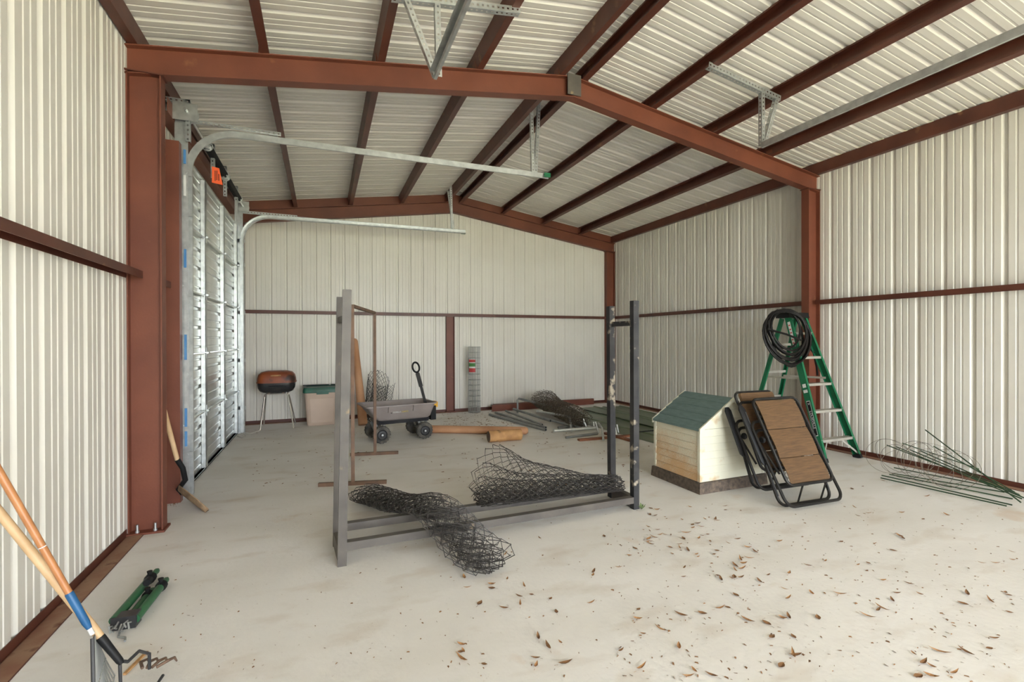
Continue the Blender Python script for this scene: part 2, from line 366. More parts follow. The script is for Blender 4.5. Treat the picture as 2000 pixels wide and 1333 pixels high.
# ------------------------------------------------------------------ steel frame
def column(label, xw, sgn, y, h, dep=.205):           # xw wall side, sgn direction inwards
    t = thing('steel_column', label, 'column', (xw + sgn*.11, y, 0), group=None)
    mb = MB(); mb.sweep(ibeam(.1, dep), [(xw + sgn*.005, y, .014), (xw + sgn*.005, y, h)], Y_, X_*sgn); mb.build('shaft', 'oxide', t)
    a, b = sorted((xw, xw + sgn*(dep + .02))); mb = MB(); mb.box(a, y-.075, 0, b, y+.075, .014); mb.build('base_plate', 'oxide', t)
    mb = MB(); mb.box(a, y-.06, h, b, y+.06, h+.008); mb.build('cap_plate', 'oxide2', t)
    for dx in (.06, .165) if dep > .2 else (.06,):
        for dy in (-.05, .05):
            c = (xw + sgn*dx, y + dy, .014); mb = MB(); mb.lathe([(.013,0),(.013,.012),(.008,.012),(.008,.055)], c, n=8); mb.build('anchor_bolt', 'galv', t)
column('red oxide steel column beside the overhead door, scraped near its base', XL, 1, YF, zb(XL+.2)-.008)
column('dark red steel column behind the green stepladder', XR, -1, YF, zb(XR-.2)-.008)
column('red steel corner column beyond the overhead door', XL, 1, YB-.06, zb(XL+.2)-.008, .11)
column('dark red steel corner column behind the green metal sheets', XR, -1, YB-.06, zb(XR-.2)-.008)

def rafter(label, y, side):
    t = thing('rafter_beam', label, 'beam', (XM + side*1.8, y, zb(XM + side*1.8)))
    mb = MB(); x1 = XR if side > 0 else XL
    mb.sweep(ibeam(.1, .205), [(x1, y, zb(x1)), (XM, y, zb(XM))], Y_, Z_); mb.build('beam', 'oxide', t)
    return t
for y, wh in ((YF, 'crossing the middle of the shed'), (YB-.06, 'against the back wall')):
    for side, sd in ((-1, 'above the overhead-door side'), (1, 'above the stepladder side')):
        t = rafter(f'red steel rafter {wh}, {sd}', y, side)
        if side < 0:
            mb = MB(); mb.box(XM-.075, y-.062, zb(XM)+.012, XM+.075, y-.052, zb(XM)+.215); mb.build('splice_plate', 'grey_steel' if y < 6 else 'oxide', t)
def cpur(side): return [(a*-side, b) for a, b in cchan(.062, PUR-.002, .004, .018)]
names = {.155: 'next to the ridge', 1.0: 'second from the ridge', 1.87: 'third from the ridge', 2.74: 'fourth from the ridge'}
for side in (-1, 1):
    nrm = V((SL*side, 0, 1)).normalized(); sl = V((1, 0, -SL*side)).normalized()
    for off, wh in names.items():
        x = XM + side*off; p = V((x, 0, zb(x) + .207))
        mb = MB(); mb.sweep(cpur(side), [(p.x, Y0, p.z), (p.x, YB-.01, p.z)], sl, nrm)
        o = tag(mb.build('roof_purlin', 'oxide2'), f'brown steel roof purlin {wh}, on the ' + ('overhead-door' if side < 0 else 'stepladder') + ' slope', 'purlin')
        for y in (YF, YB-.06):
            c = MB(); c.hexa([V((p.x + side*.004, y-.05, p.z)), V((p.x + side*.012, y-.05, p.z)), V((p.x + side*.012, y+.05, p.z)), V((p.x + side*.004, y+.05, p.z)),
                    V((p.x + side*.004, y-.03, p.z+.1)), V((p.x + side*.012, y-.03, p.z+.1)), V((p.x + side*.012, y+.05, p.z+.1)), V((p.x + side*.004, y+.05, p.z+.1))]); c.build('clip', 'oxide', o)
    xw = XR if side > 0 else XL
    mb = MB(); x = xw - side*.075; mb.sweep([(a*side, b) for a, b in cchan(.065, .14, .004, .018)], [(x, Y0, zb(x)+.205), (x, YB-.01, zb(x)+.205)], X_, Z_)
    tag(mb.build('eave_strut', 'oxide2'), 'red steel eave strut along the top of the ' + ('wall with the overhead door' if side < 0 else 'wall behind the stepladder'), 'beam')
    mb = MB(); xs = [XM, xw - side*.08]
    mb.sweep([(-.02, 0), (.02, 0), (.02, PUR-.004), (-.02, PUR-.004)], [(x, YB-.035, zb(x)+.206) for x in xs], Y_, Z_); struct(mb.build('trim_%d' % (1 if side < 0 else 2), 'oxide'))

def girt(label, p0, p1, inward, z=1.86):
    n = V(inward); mb = MB(); mb.sweep([(0,0),(.1,0),(.1,-.052),(.096,-.052),(.096,-.004),(.004,-.004),(.004,-.052),(0,-.052)], [V(p0)+V((0,0,z)), V(p1)+V((0,0,z))], n, Z_)
    tag(mb.build('wall_girt', 'oxide2'), label, 'girt')
girt('brown steel girt on the bare wall before the overhead door', (XL, Y0, 0), (XL, YF-.052, 0), X_)
girt('short brown girt between the column and the door jamb', (XL, YF+.052, 0), (XL, 4.70, 0), X_)
girt('brown girt across the whole back wall', (XL+.12, YB, 0), (XR-.21, YB, 0), -Y_)
girt('brown girt on the wall between the corner column and the stepladder column', (XR, YB-.12, 0), (XR, YF+.052, 0), -X_)
girt('brown girt on the wall above the green garden stakes', (XR, YF-.052, 0), (XR, Y0, 0), -X_)
mb = MB(); mb.sweep(cchan(.06, .155), [(2.16, YB-.004, .02), (2.16, YB-.004, 1.805)], -Y_, X_)
t = tag(mb.build('wall_post', 'oxide'), 'short brown steel post under the back wall girt', 'post')
mb = MB(); mb.box(2.14, YB-.09, 0, 2.34, YB-.004, .02); mb.build('base_plate', 'oxide', t)
for y, lab in ((4.70, 'brown steel door jamb between the red column and the overhead door'), (7.93, 'brown steel door jamb at the far end of the overhead door')):
    mb = MB(); mb.sweep(cchan(.075, .16), [(XL, y, 0), (XL, y, 3.05)], Y_, X_); tag(mb.build('door_jamb', 'oxide'), lab, 'jamb')
mb = MB(); mb.sweep([(0,0),(.1,0),(.1,.12),(.095,.12),(.095,.005),(0,.005)], [(XL+.004, 4.62, 3.25), (XL+.004, 8.02, 3.25)], X_, Z_); tag(mb.build('door_header', 'oxide'), 'brown steel header above the overhead door', 'beam')

# ------------------------------------------------------------------ overhead door and its hardware
d1 = struct(thing('door_1', None, None, (XL+.1, (SD0+SD1)/2, 0)))
XP = -1.185                                  # sheet plane of the sections
sec_prof = []
for k in range(6):
    z = .02 + k*.096; big = k in (2, 4); e = .014 if big else .006
    sec_prof += [(z, 0), (z+.03, 0), (z+.036, -e), (z+.05 if not big else z+.062, -e), (z+.056 if not big else z+.07, 0)]
sec_prof = [(0, .035), (0, 0)] + sec_prof + [(.605, 0), (.605, .035), (.59, .035)]
STILES = [SD0+.05, SD0+1.02, SD0+2.03, SD1-.05]
for k in range(5):
    z0 = .02 + k*.61; mb = MB(); n = len(sec_prof)
    mb.quad_mesh([V((XP + d, SD0, z0 + z)) for z, d in sec_prof] + [V((XP + d, SD1, z0 + z)) for z, d in sec_prof], [(i, i+1, i+1+n, i+n) for i in range(n-1)])
    s = mb.build('door_section', 'galv_door', d1)
    for y in STILES:
        mb = MB(); mb.box(XP+.002, y-.04, z0+.004, XP+.044, y-.036, z0+.6); mb.box(XP+.002, y+.036, z0+.004, XP+.044, y+.04, z0+.6); mb.box(XP+.040, y-.04, z0+.004, XP+.044, y+.04, z0+.6); mb.build('stile', 'galv', s)
        if k < 4:
            zt = z0 + .607; mb = MB()
            mb.hexa([(XP+.045, y-.035, zt-.055), (XP+.05, y-.035, zt-.055), (XP+.05, y+.035, zt-.055), (XP+.045, y+.035, zt-.055), (XP+.045, y-.02, zt+.055), (XP+.05, y-.02, zt+.055), (XP+.05, y+.02, zt+.055), (XP+.045, y+.02, zt+.055)])
            mb.tube([(XP+.06, y-.04, zt), (XP+.06, y+.04, zt)], .012, 8); mb.build('hinge', 'galv', s)
mb = MB(); mb.box(XP-.01, SD0, 0, XP+.03, SD1, .02); mb.build('bottom_seal', 'hole', d1)
for a in ((XL+.001, SD0-.024, 3.0, XP-.016, SD1+.024, 3.075), (XL+.001, SD0-.024, 0, XP-.016, SD0+.07, 3.0), (XL+.001, SD1-.07, 0, XP-.016, SD1+.024, 3.0)): mb = MB(); mb.box(*a); mb.build('leak_blocker', 'sheet', d1)  # hidden strips added to block daylight leaking in around the door

def perf(mb, p0, p1, wdir, width=.032, pitch=.038, th=.003):     # perforated strip: two edges joined by bridges
    p0, p1 = V(p0), V(p1); d = p1 - p0; L_ = d.length; d.normalize(); wv = V(wdir); wv = (wv - d*wv.dot(d)).normalized(); n = d.cross(wv)
    e = width*.34
    for c in (-1, 1): 
        o = wv*(c*(width/2 - e/2)); mb.sweep([(-e/2,-th/2),(e/2,-th/2),(e/2,th/2),(-e/2,th/2)], [p0+o, p1+o], wv, n)
    k = max(2, int(L_/pitch)); g = width/2 - e
    for i in range(k+1):
        a = L_*i/k; a0, a1 = max(0, a - pitch*.3), min(L_, a + pitch*.3)
        mb.sweep([(-g,-th/2),(g,-th/2),(g,th/2),(-g,th/2)], [p0+d*a0, p0+d*a1], wv, n, cap=False)
def perf_angle(p0, p1, w1, w2, name, parent, width=.034):
    mb = MB(); w1, w2 = V(w1).normalized(), V(w2).normalized()
    perf(mb, V(p0)+w1*width/2, V(p1)+w1*width/2, w1, width); perf(mb, V(p0)+w2*width/2, V(p1)+w2*width/2, w2, width)
    return mb.build(name, 'galv', parent)
TRK = [(-.028,0),(.028,0),(.028,.02),(.016,.028),(.016,.024),(.024,.018),(.024,.004),(-.024,.004),(-.024,.05),(-.028,.05)]
def track(label, y, sgn, x_end, z_h):
    t = thing('overhead_door_track', label, 'door track', (-1.06, y, 0))
    r = .38; xt = -1.08; c = V((xt + r, y, z_h - r))
    def run(pts, name):
        U, W = [], []
        for i, p in enumerate(pts):
            a, b = V(pts[max(i-1, 0)]), V(pts[min(i+1, len(pts)-1)]); tt = (b - a).normalized(); U.append(Y_.cross(tt)); W.append(Y_*sgn)
        mb = MB(); mb.sweep(TRK, pts, U, W); return mb.build(name, 'galv', t, smooth=False)
    run([(xt, y, .02), (xt, y, z_h - r)], 'vertical_track')
    run(arc(c, r, math.pi, math.pi/2, 14, X_, Z_), 'curved_track')
    run([(c.x, y, z_h), (x_end, y, z_h + .03)], 'horizontal_track')
    mb = MB(); yy = y - sgn*.03; a, b = sorted((yy, yy - sgn*.004)); mb.box(-1.17, a, 0, -1.075, b, z_h + .16); a, b = sorted((yy, yy + sgn*.05)); mb.box(-1.174, a, 0, -1.17, b, z_h + .16); mb.build('jamb_angle', 'galv', t)
    for z in (.35, 1.05, 1.75, 2.45, 2.8):
        mb = MB(); a, b = sorted((y - sgn*.036, y - sgn*.03)); mb.box(-1.14, a, z, -1.05, b, z + .05); mb.tube([(-1.09, a - .004, z+.025), (-1.09, b + .006, z+.025)], .009, 8); mb.build('track_bracket', 'galv', t)
    perf_angle((-1.10, y - sgn*.02, z_h + .035), (-.35, y - sgn*.02, z_h + .035), Z_, -Y_*sgn, 'stiffener_angle', t)
    return t
t = track('near galvanised overhead door track, curving up beside the red column', SD0+.05, 1, 2.43, 3.23)
yy = SD0 + .012
for z0, z1 in ((2.0, 2.16), (1.2, 1.42), (.62, .78), (.45, .58), (2.9, 3.02)):
    mb = MB(); mb.box(-1.108, yy-.0045, z0, -1.090, yy+.004, z1); mb.build('chalk_mark', 'blue_tape', t)
mb = MB(); mb.box(-1.108, yy-.0045, 2.62, -1.09, yy+.004, 2.8); mb.build('sticker', 'white_paper', t)
perf_angle((2.22, SD0+.05, 3.25), (2.20, SD0+.05, 4.13), X_, Y_, 'hanger_strap', t); perf_angle((2.25, SD0+.05, 3.25), (2.32, SD0+.09, 4.14), X_, Y_, 'hanger_strap', t)
mb = MB(); mb.box(2.36, SD0+.022, 3.235, 2.44, SD0+.018, 3.285); mb.build('painted_tip', 'ladder_green', t)
t = track('far galvanised overhead door track, in front of the back wall', SD1-.05, -1, 2.3, 3.2)
perf_angle((2.05, SD1-.05, 3.22), (2.03, SD1-.05, 4.0), X_, Y_, 'hanger_strap', t); perf_angle((2.08, SD1-.05, 3.22), (2.0, SD1, 3.93), X_, Y_, 'hanger_strap', t)
mb = MB(); mb.box(2.23, SD1-.022, 3.2, 2.305, SD1-.018, 3.25); mb.build('painted_tip', 'ladder_green', t)
# torsion spring shaft
t = thing('torsion_spring_assembly', 'steel shaft with black torsion springs and an orange tag above the overhead door', 'door spring', (-1.07, 6.3, 3.32))
XS, ZS = -1.07, 3.33
mb = MB(); mb.tube([(XS, SD0-.1, ZS), (XS, SD1+.1, ZS)], .0127, 10); mb.build('shaft', 'galv', t, True)
for y0, y1 in ((5.5, 6.38), (6.46, 7.4)):
    mb = MB(); n = int((y1-y0)/.012); mb.tube([V((XS + .04*math.cos(i*math.pi/3), y0 + (y1-y0)*i/(n*6), ZS + .04*math.sin(i*math.pi/3))) for i in range(n*6+1)], .0052, 5); mb.build('torsion_spring', 'hole', t, True)
    for y in (y0, y1): 
        mb = MB(); mb.lathe([(.03,-.03),(.04,-.03),(.04,.01),(.052,.01),(.052,.03),(.03,.03)], (XS, y, ZS), Y_, 14); mb.build('spring_cone', 'galv', t, True)
for y in (SD0+.0, SD1-.0):
    mb = MB(); mb.lathe([(.05,-.03),(.075,-.03),(.075,-.022),(.055,-.02),(.055,.02),(.075,.022),(.075,.03),(.05,.03)], (XS, y, ZS), Y_, 20); mb.build('cable_drum', 'galv', t, True)
    mb = MB(); mb.box(XS-.1, y-.055, ZS-.08, XS+.08, y-.05, ZS+.07); mb.build('bearing_plate', 'galv', t)
for y in (SD0-.03, 5.75, 6.42, 7.2):
    perf_angle((XL+.03, y, 3.405), (XS+.02, y, 3.405), Z_, Y_, 'bracket_arm', t); perf_angle((XS+.02, y, 3.44), (XS+.02, y, 3.08), -X_, Y_, 'bracket_leg', t)
fr = frame(onx(424, 343, -1.0), V((.86, .5, 0)), Z_)
mb = MB(); mb.hexa([(-.048,-.085,-.001),(.052,-.085,-.001),(.052,-.085,.001),(-.048,-.085,.001),(-.048,.08,-.001),(.02,.08,-.001),(.02,.08,.001),(-.048,.08,.001)]); mb.xf(fr)
tg = mb.build('warning_tag', 'orange_tag', t)
for x, a, b in ((-.022, -.06, .045), (-.006, -.05, .05), (.012, -.05, .02)):
    mb = MB(); mb.box(x, a, .001, x+.007, b, .0016); mb.xf(fr); mb.build('print_line', 'hole', tg)
# horizontal tracks of the front doorway
for x, lab, hs in ((DOOR_X0, 'galvanised ceiling track of the front doorway, hung under the overhead-door slope', ((.44, 1.37, 3.66, 3.80), (.73, .74), (.52, .72))), (DOOR_X1, 'galvanised ceiling track of the front doorway, hung under the stepladder slope', ((3.2, 4.1, 3.80, 3.67), (3.85, 3.85), (4.04, 3.87)))):
    sg = 1 if x < 2 else -1
    t = thing('front_door_track', lab, 'door track', (x, 1.4, 3.2))
    mb = MB(); mb.sweep(TRK, [(x, Y0+.3, 3.2), (x, 3.2, 3.2)], -Z_, X_*-sg); mb.build('horizontal_track', 'galv', t)
    (xa, xb, za, zb_), (v0, v1), (g0, g1) = hs
    zz = lambda q: za + (zb_-za)*(q-xa)/(xb-xa)
    perf_angle((xa, 3.2, za), (xb, 3.2, zb_), Z_, Y_, 'ceiling_strap', t, .045)
    perf_angle((v0, 3.2, zz(v0)), (v1, 3.2, 3.2), X_, Y_, 'hanger_strap', t, .038); perf_angle((g0, 3.2, zz(g0)), (g1, 3.2, 3.2), X_, Y_, 'hanger_strap', t, .038)
# ------------------------------------------------------------------ post rack and rusty stand
t = thing('steel_rack', 'tall dark steel rack of four square posts joined by low rails', 'rack', (1.2, 3.2, 0))
LF, LB_, RF, RB = V((.105, 3.02, 0)), V((.085, 3.33, 0)), V((2.336, 3.125, 0)), V((2.325, 3.43, 0))
for p, m, top, dx in ((LF, 'grey_steel', 1.675, .035), (LB_, 'grey_steel', 1.655, .03), (RF, 'black_paint', 1.68, 0), (RB, 'black_paint', 1.655, -.012)):
    mb = MB(); mb.bar(p + V((0, 0, .0)), p + V((dx, 0, top)), .052, .052, (0, 1, 0)); o = mb.build('post', m, t)
    mb = MB(); q = p + V((dx, 0, top)); mb.box(q.x-.022, q.y-.022, q.z-.004, q.x+.022, q.y+.022, q.z+.001); mb.build('post_end', 'hole', o)
for a, b in ((LF, RF), (LB_, RB)):
    mb = MB(); mb.bar(a + V((.026, 0, .115)), b + V((-.026, 0, .075)), .05, .05); mb.build('rail', 'grey_steel', t)
for a, b, m in ((LF, LB_, 'grey_steel'), (RF, RB, 'black_paint')):
    mb = MB(); mb.bar(a + V((0, .026, .05)), b + V((0, -.026, .05)), .045, .09); mb.build('foot_bar', 'grey_steel', t)
    mb = MB(); dx = .03 if m == 'grey_steel' else 0; mb.bar(a + V((dx, .026, 1.5)), b + V((dx, -.026, 1.5)), .035, .04); mb.build('top_tie', m, t)
t = thing('rusty_stand', 'thin rusty tube stand with two T feet and a top bar', 'stand', (.4, 5.2, 0))
P1, P2 = V((.262, 4.645, 0)), V((.575, 5.757, 0))
for p, a, b in ((P1, V((-.039, 4.718, 0)), V((.561, 4.569, 0))), (P2, V((.30, 5.815, 0)), V((.839, 5.705, 0)))):
    mb = MB(); z = V((0, 0, .017)); mb.bar(a + z, b + z, .032, .034); mb.build('foot', 'rust', t)
    mb = MB(); mb.bar(p + V((0, 0, .034)), p + V((0, 0, 1.69)), .032, .032, (0, 1, 0)); mb.build('upright', 'rust', t)
mb = MB(); mb.bar(P1 + V((0, 0, 1.69)), P2 + V((0, 0, 1.69)), .03, .03); mb.build('top_bar', 'rust', t)

# ------------------------------------------------------------------ wire mesh rolls
def chainlink(mp0, na, ns, r=.0019, jit=.004, seed=1, n=4):
    rr = random.Random(seed); mb = MB(); K = 400; acc = [0.]         # wires spaced evenly along the rolled-up fabric
    for i in range(K): acc.append(acc[-1] + (mp0(.2, (i+1)/K) - mp0(.2, i/K)).length)
    def s_of(q):
        q *= acc[-1]; lo, hi = 0, K
        while hi - lo > 1:
            m = (lo + hi)//2
            if acc[m] <= q: lo = m
            else: hi = m
        return (lo + (q - acc[lo])/max(acc[hi] - acc[lo], 1e-9))/K
    ns = max(ns, int(acc[-1]/.045)) if ns < 0 else ns
    mp = lambda a, q: mp0(a, s_of(min(q, 1)))
    for j in range(ns):
        pts = []
        for i in range(na + 1):
            s = j + ((i + j) % 2)
            p = mp(i / na, s / ns); nudge = V((rr.uniform(-1,1), rr.uniform(-1,1), rr.uniform(-1,1)))*jit
            pts.append(p + nudge)
        mb.tube(pts, r, n, cap=False)
    return mb
def spiral_map(A, B, turns, W0, H0, rho0=.25, zf=None, flare=None, seed=3, shear=0.):
    A, B = V(A), V(B); ax = (B - A); side = V((-ax.y, ax.x, 0)).normalized(); rr = random.Random(seed); ph = [rr.uniform(0, 6) for _ in range(6)]
    def f(a, s):
        th = 2*math.pi*turns*s; rho = 1 - (1 - rho0)*s
        rho *= 1 + .06*math.sin(5*a + th*.7 + ph[0]) + .05*math.sin(9*a - th + ph[1])
        k = flare(a, s) if flare else 1.0
        W, H = W0*rho*k, H0*rho*k
        z0 = zf(a) if zf else 0
        p = A + ax*a + side*(W*math.cos(th - 1.2)); p.z = z0 + H0*.05 + H*(1 + math.sin(th - 1.2)) * .98
        if shear: p += ax.normalized()*(shear*max(0, p.z - .2)*(1 - a))
        return p
    return f
A, B = flr(708, 978), flr(962, 1128)
def zf1(a): return .006 + .142*math.exp(-((a - .57)/.24)**2) + .03*math.sin(a*7)**2
mp = spiral_map((A.x, A.y, 0), (B.x, B.y, 0), 5.0, .175, .07, .2, zf1, lambda a, s: (1 + .25*max(0, a-.5)*(1-s)) * (1 - .18*max(0, .3-a)))
tag(chainlink(mp, 38, -1, .0027, .004, 2).build('chain_link_roll', 'wire_black'), 'flattened black chain-link roll lying across the rack rails onto the floor', 'wire mesh')
def fl2(a, s):
    e = max(0, 1 - a/.75)
    return (1 + 1.5*e**1.2*(max(0, 1 - s*3.0))) * (1 - .3*a)
mp = spiral_map((1.06, 3.33, 0), (2.30, 3.29, 0), 8.0, .155, .098, .18, lambda a: .138 - .036*a, fl2, 5, .55)
tag(chainlink(mp, 30, -1, .0027, .005, 4).build('chain_link_roll', 'wire_black'), 'black chain-link roll with a flared open end lying between the rack posts', 'wire mesh')
def up_map(c, r0, h, turns, lean, topcut=None, seed=1):
    def f(a, s):
        th = 2*math.pi*turns*s; r = r0*(1 - .55*s)*(1 + .3*a*(1 - s)); zz = h*a*(1 - .35*(.5 + .5*math.sin(th + .6))*(1 if a > .5 else a*2))
        return V(c) + V((r*math.cos(th) + lean[0]*zz, r*.7*math.sin(th) + lean[1]*zz, zz))
    return f
tag(chainlink(up_map((.79, 8.06, .01), .2, .86, 1.7, (.16, .1)), 22, 48, .0036, .006, 8).build('chain_link_roll', 'wire_black'), 'black chain-link roll standing upright behind the garden cart', 'wire mesh')
A, B = flr(1062, 806), flr(1140, 842)
mp = spiral_map((A.x, A.y + .1, 0), (B.x, B.y + .1, 0), 4.2, .24, .15, .3, lambda a: .09 - .07*a, lambda a, s: 1.12 - .25*a)
tag(chainlink(mp, 40, 120, .0032, .013, 9).build('chain_link_roll', 'wire_brown'), 'weathered brown chain-link roll heaped on the pipes by the back wall', 'wire mesh')
# welded wire roll
t = thing('welded_wire_roll', 'upright roll of galvanised welded wire fencing against the back wall', 'wire mesh', (2.64, 8.38, 0))
mb = MB(); c = V((2.64, 8.38, 0))
def sp(s): th = 2*math.pi*5*s; r = .122 - .05*s; return V((r*math.cos(th), r*math.sin(th), 0))
for k in range(13): 
    z = .012 + k*.1015; mb.tube([c + sp(i/150) + V((0, 0, z)) for i in range(151)], .0016, 3, cap=False)
for i in range(76): q = c + sp(i/76); mb.tube([q + V((0, 0, .0)), q + V((0, 0, 1.24))], .0016, 3, cap=False)
mb.build('wire_mesh', 'wire_galv', t)
def sleeve(z0, z1, m, name, r=.126):
    mb = MB(); ring = [V((c.x + r*math.cos(a), c.y + r*math.sin(a), 0)) for a in [math.radians(200 + 6*i) for i in range(11)]]
    mb.quad_mesh([p + V((0,0,z0)) for p in ring] + [p + V((0,0,z1)) for p in ring], [(i, i+1, i+12, i+11) for i in range(10)]); return mb.build(name, m, t)
sleeve(.76, 1.01, 'white_paper', 'paper_label'); sleeve(.95, 1.0, 'red_print', 'print_band', .1265); sleeve(.87, .935, 'green_print', 'print_band', .1265); sleeve(.765, .84, 'red_print', 'print_band', .1265)

# ------------------------------------------------------------------ charcoal grill
gx, gy = -.665, 8.2
t = thing('charcoal_grill', 'small rounded charcoal grill with rusty red lid on chrome legs', 'grill', (gx, gy, 0))
def rrect(cx, cy, hx, hy, z, r, n=5): return [V((cx + x, cy + y - hy, z)) for x, y in rloop(2*hx, 2*hy, r, n)]
mb = MB(); mb.loft([rrect(gx, gy, a*.272, a*.2, z, .12*a) for a, z in ((1.0, .715), (1.0, .735), (.985, .775), (.93, .83), (.8, .868), (.55, .886))]); lid = mb.build('lid', 'lid_rust', t, True)
mb = MB(); mb.bar((gx-.07, gy-.2, .825), (gx+.07, gy-.2, .825), .022, .02); mb.bar((gx-.06, gy-.175, .815), (gx-.06, gy-.2, .825), .012, .012); mb.bar((gx+.06, gy-.175, .815), (gx+.06, gy-.2, .825), .012, .012); mb.build('lid_handle', 'wood_log', lid)
mb = MB(); mb.loft([rrect(gx, gy, a*.266, a*.195, z, .115*a) for a, z in ((.72, .555), (.88, .578), (.97, .625), (1.0, .68), (1.0, .715))]); bw = mb.build('bowl', 'enamel', t, True)
mb = MB(); mb.loft([rrect(gx, gy, .28, .207, z, .125) for z in (.708, .72)]); mb.build('rim', 'lid_rust', bw, True)
mb = MB(); mb.bar((gx-.1, gy-.215, .65), (gx+.11, gy-.215, .65), .02, .014); mb.bar((gx-.1, gy-.195, .65), (gx-.1, gy-.218, .65), .01, .02); mb.bar((gx+.11, gy-.195, .65), (gx+.11, gy-.218, .65), .01, .02); mb.build('bowl_handle', 'hole', bw)
for y0, yb in ((gy-.1, gy-.23), (gy+.1, gy+.26)):
    mb = MB(); pts = [V((gx-.215, yb, 0)), V((gx-.165, y0, .49))] + arc((gx-.12, y0, .495), .045, math.pi, math.pi/2, 4, X_, Z_) + arc((gx+.12, y0, .495), .045, math.pi/2, 0, 4, X_, Z_) + [V((gx+.165, y0, .49)), V((gx+.25, yb, 0))]
    mb.tube(pts, .0115, 8); mb.build('leg_frame', 'chrome', t, True)
for dx in (-.1, .1): 
    mb = MB(); mb.bar((gx+dx, gy-.12, .548), (gx+dx, gy+.12, .548), .03, .012); mb.build('support_bar', 'rust', t)
p = [flr(508, 842), flr(490, 848), flr(478, 846), flr(470, 850), flr(463, 853), flr(472, 857), flr(480, 853), flr(470, 847)]
mb = MB(); mb.tube([q + V((0, 0, .006)) for q in p], .006, 6); tag(mb.build('white_cord', 'cord', smooth=True), 'thin white cord on the floor between grill leg and overhead door', 'cord')

# ------------------------------------------------------------------ storage bin
bx, by = .0, 8.27
t = thing('storage_bin', 'tan plastic storage bin with a dark green lid', 'bin', (bx, by, 0))
mb = MB(); mb.loft([rrect(bx, by, hx, hy, z, .05) for hx, hy, z in ((.225, .17, 0), (.235, .18, .02), (.268, .205, .53), (.272, .21, .54))]); b = mb.build('body', 'tan_plastic', t, True)
mb = MB(); mb.loft([[V((bx + x*(1 + .12*k), by - .182 - .024*k - .004*e, .05 + .38*k)) for x in (-.17, .15)] + [V((bx + x*(1 + .12*k), by - .17 - .024*k, .05 + .38*k)) for x in (.15, -.17)] for k, e in ((0, 1), (1, 1))]); mb.build('raised_panel', 'tan_plastic', b)
mb = MB(); mb.loft([rrect(bx, by, hx, hy, z, .06) for hx, hy, z in ((.285, .222, .525), (.292, .23, .53), (.29, .228, .575), (.278, .215, .61), (.25, .19, .613), (.245, .185, .603))]); ld_ = mb.build('lid', 'green_lid', t, True)
mb = MB(); mb.box(bx-.09, by-.25, .505, bx+.09, by-.228, .56); mb.build('latch', 'green_lid', ld_)
mb = MB(); mb.box(bx-.30, by+.16, .612, bx+.10, by+.20, .625); mb.box(bx+.13, by+.16, .612, bx+.27, by+.20, .625); mb.build('rear_edge_strip', 'hole', ld_)

# ------------------------------------------------------------------ dump cart
ca = .145
t = thing('garden_cart', 'grey plastic garden dump cart with four knobbly tyres and a black pull handle', 'cart', (.955, 6.63, 0), ca)
CM = ROOT[t.name]; l = lambda x, y, z: CM @ V((x, y, z))
def ring(hx0, hx1, hy, z, r=.05): return [CM @ V((x + (hx1 + hx0)/2, y - hy, z)) for x, y in rloop(hx1 - hx0, 2*hy, r)]
mb = MB(); mb.loft([ring(-.29, .40, .19, .285), ring(-.33, .425, .215, .31), ring(-.46, .475, .265, .475), ring(-.485, .495, .285, .48), ring(-.485, .495, .285, .497), ring(-.45, .465, .26, .495), ring(-.31, .405, .2, .32)]); b = mb.build('tray', 'cart_grey', t, True)
for x in (-.19, .15):
    mb = MB(); mb.hexa([l(x, -.262, .40), l(x+.055, -.262, .40), l(x+.055, -.2, .40), l(x, -.2, .40), l(x, -.289, .478), l(x+.055, -.289, .478), l(x+.055, -.24, .478), l(x, -.24, .478)]); mb.build('tray_rib', 'cart_grey', b)
sl_ = V((0, -.05, .165)).normalized()
fr = frame(l(-.07, -.2515, .40), CM.to_3x3() @ X_, CM.to_3x3() @ sl_)
text_obj('GORILLA', .028, fr, 'white_print', b); text_obj('CARTS', .03, frame(l(.04, -.2515, .40), CM.to_3x3() @ X_, CM.to_3x3() @ sl_), 'yellow_print', b)
mb = MB(); mb.xf(Matrix.Identity(4)); mb.lathe([(.012, -.0005), (.012, .001)], l(-.145, -.2518, .40), CM.to_3x3() @ V((0, -1, .3)), 10); mb.build('emblem', 'hole', b)
mb = MB(); mb.hexa([l(-.30, -.17, .235), l(.40, -.17, .235), l(.40, .17, .235), l(-.30, .17, .235), l(-.30, -.19, .284), l(.41, -.19, .284), l(.41, .19, .284), l(-.30, .19, .284)]); ch = mb.build('chassis', 'hub', t)
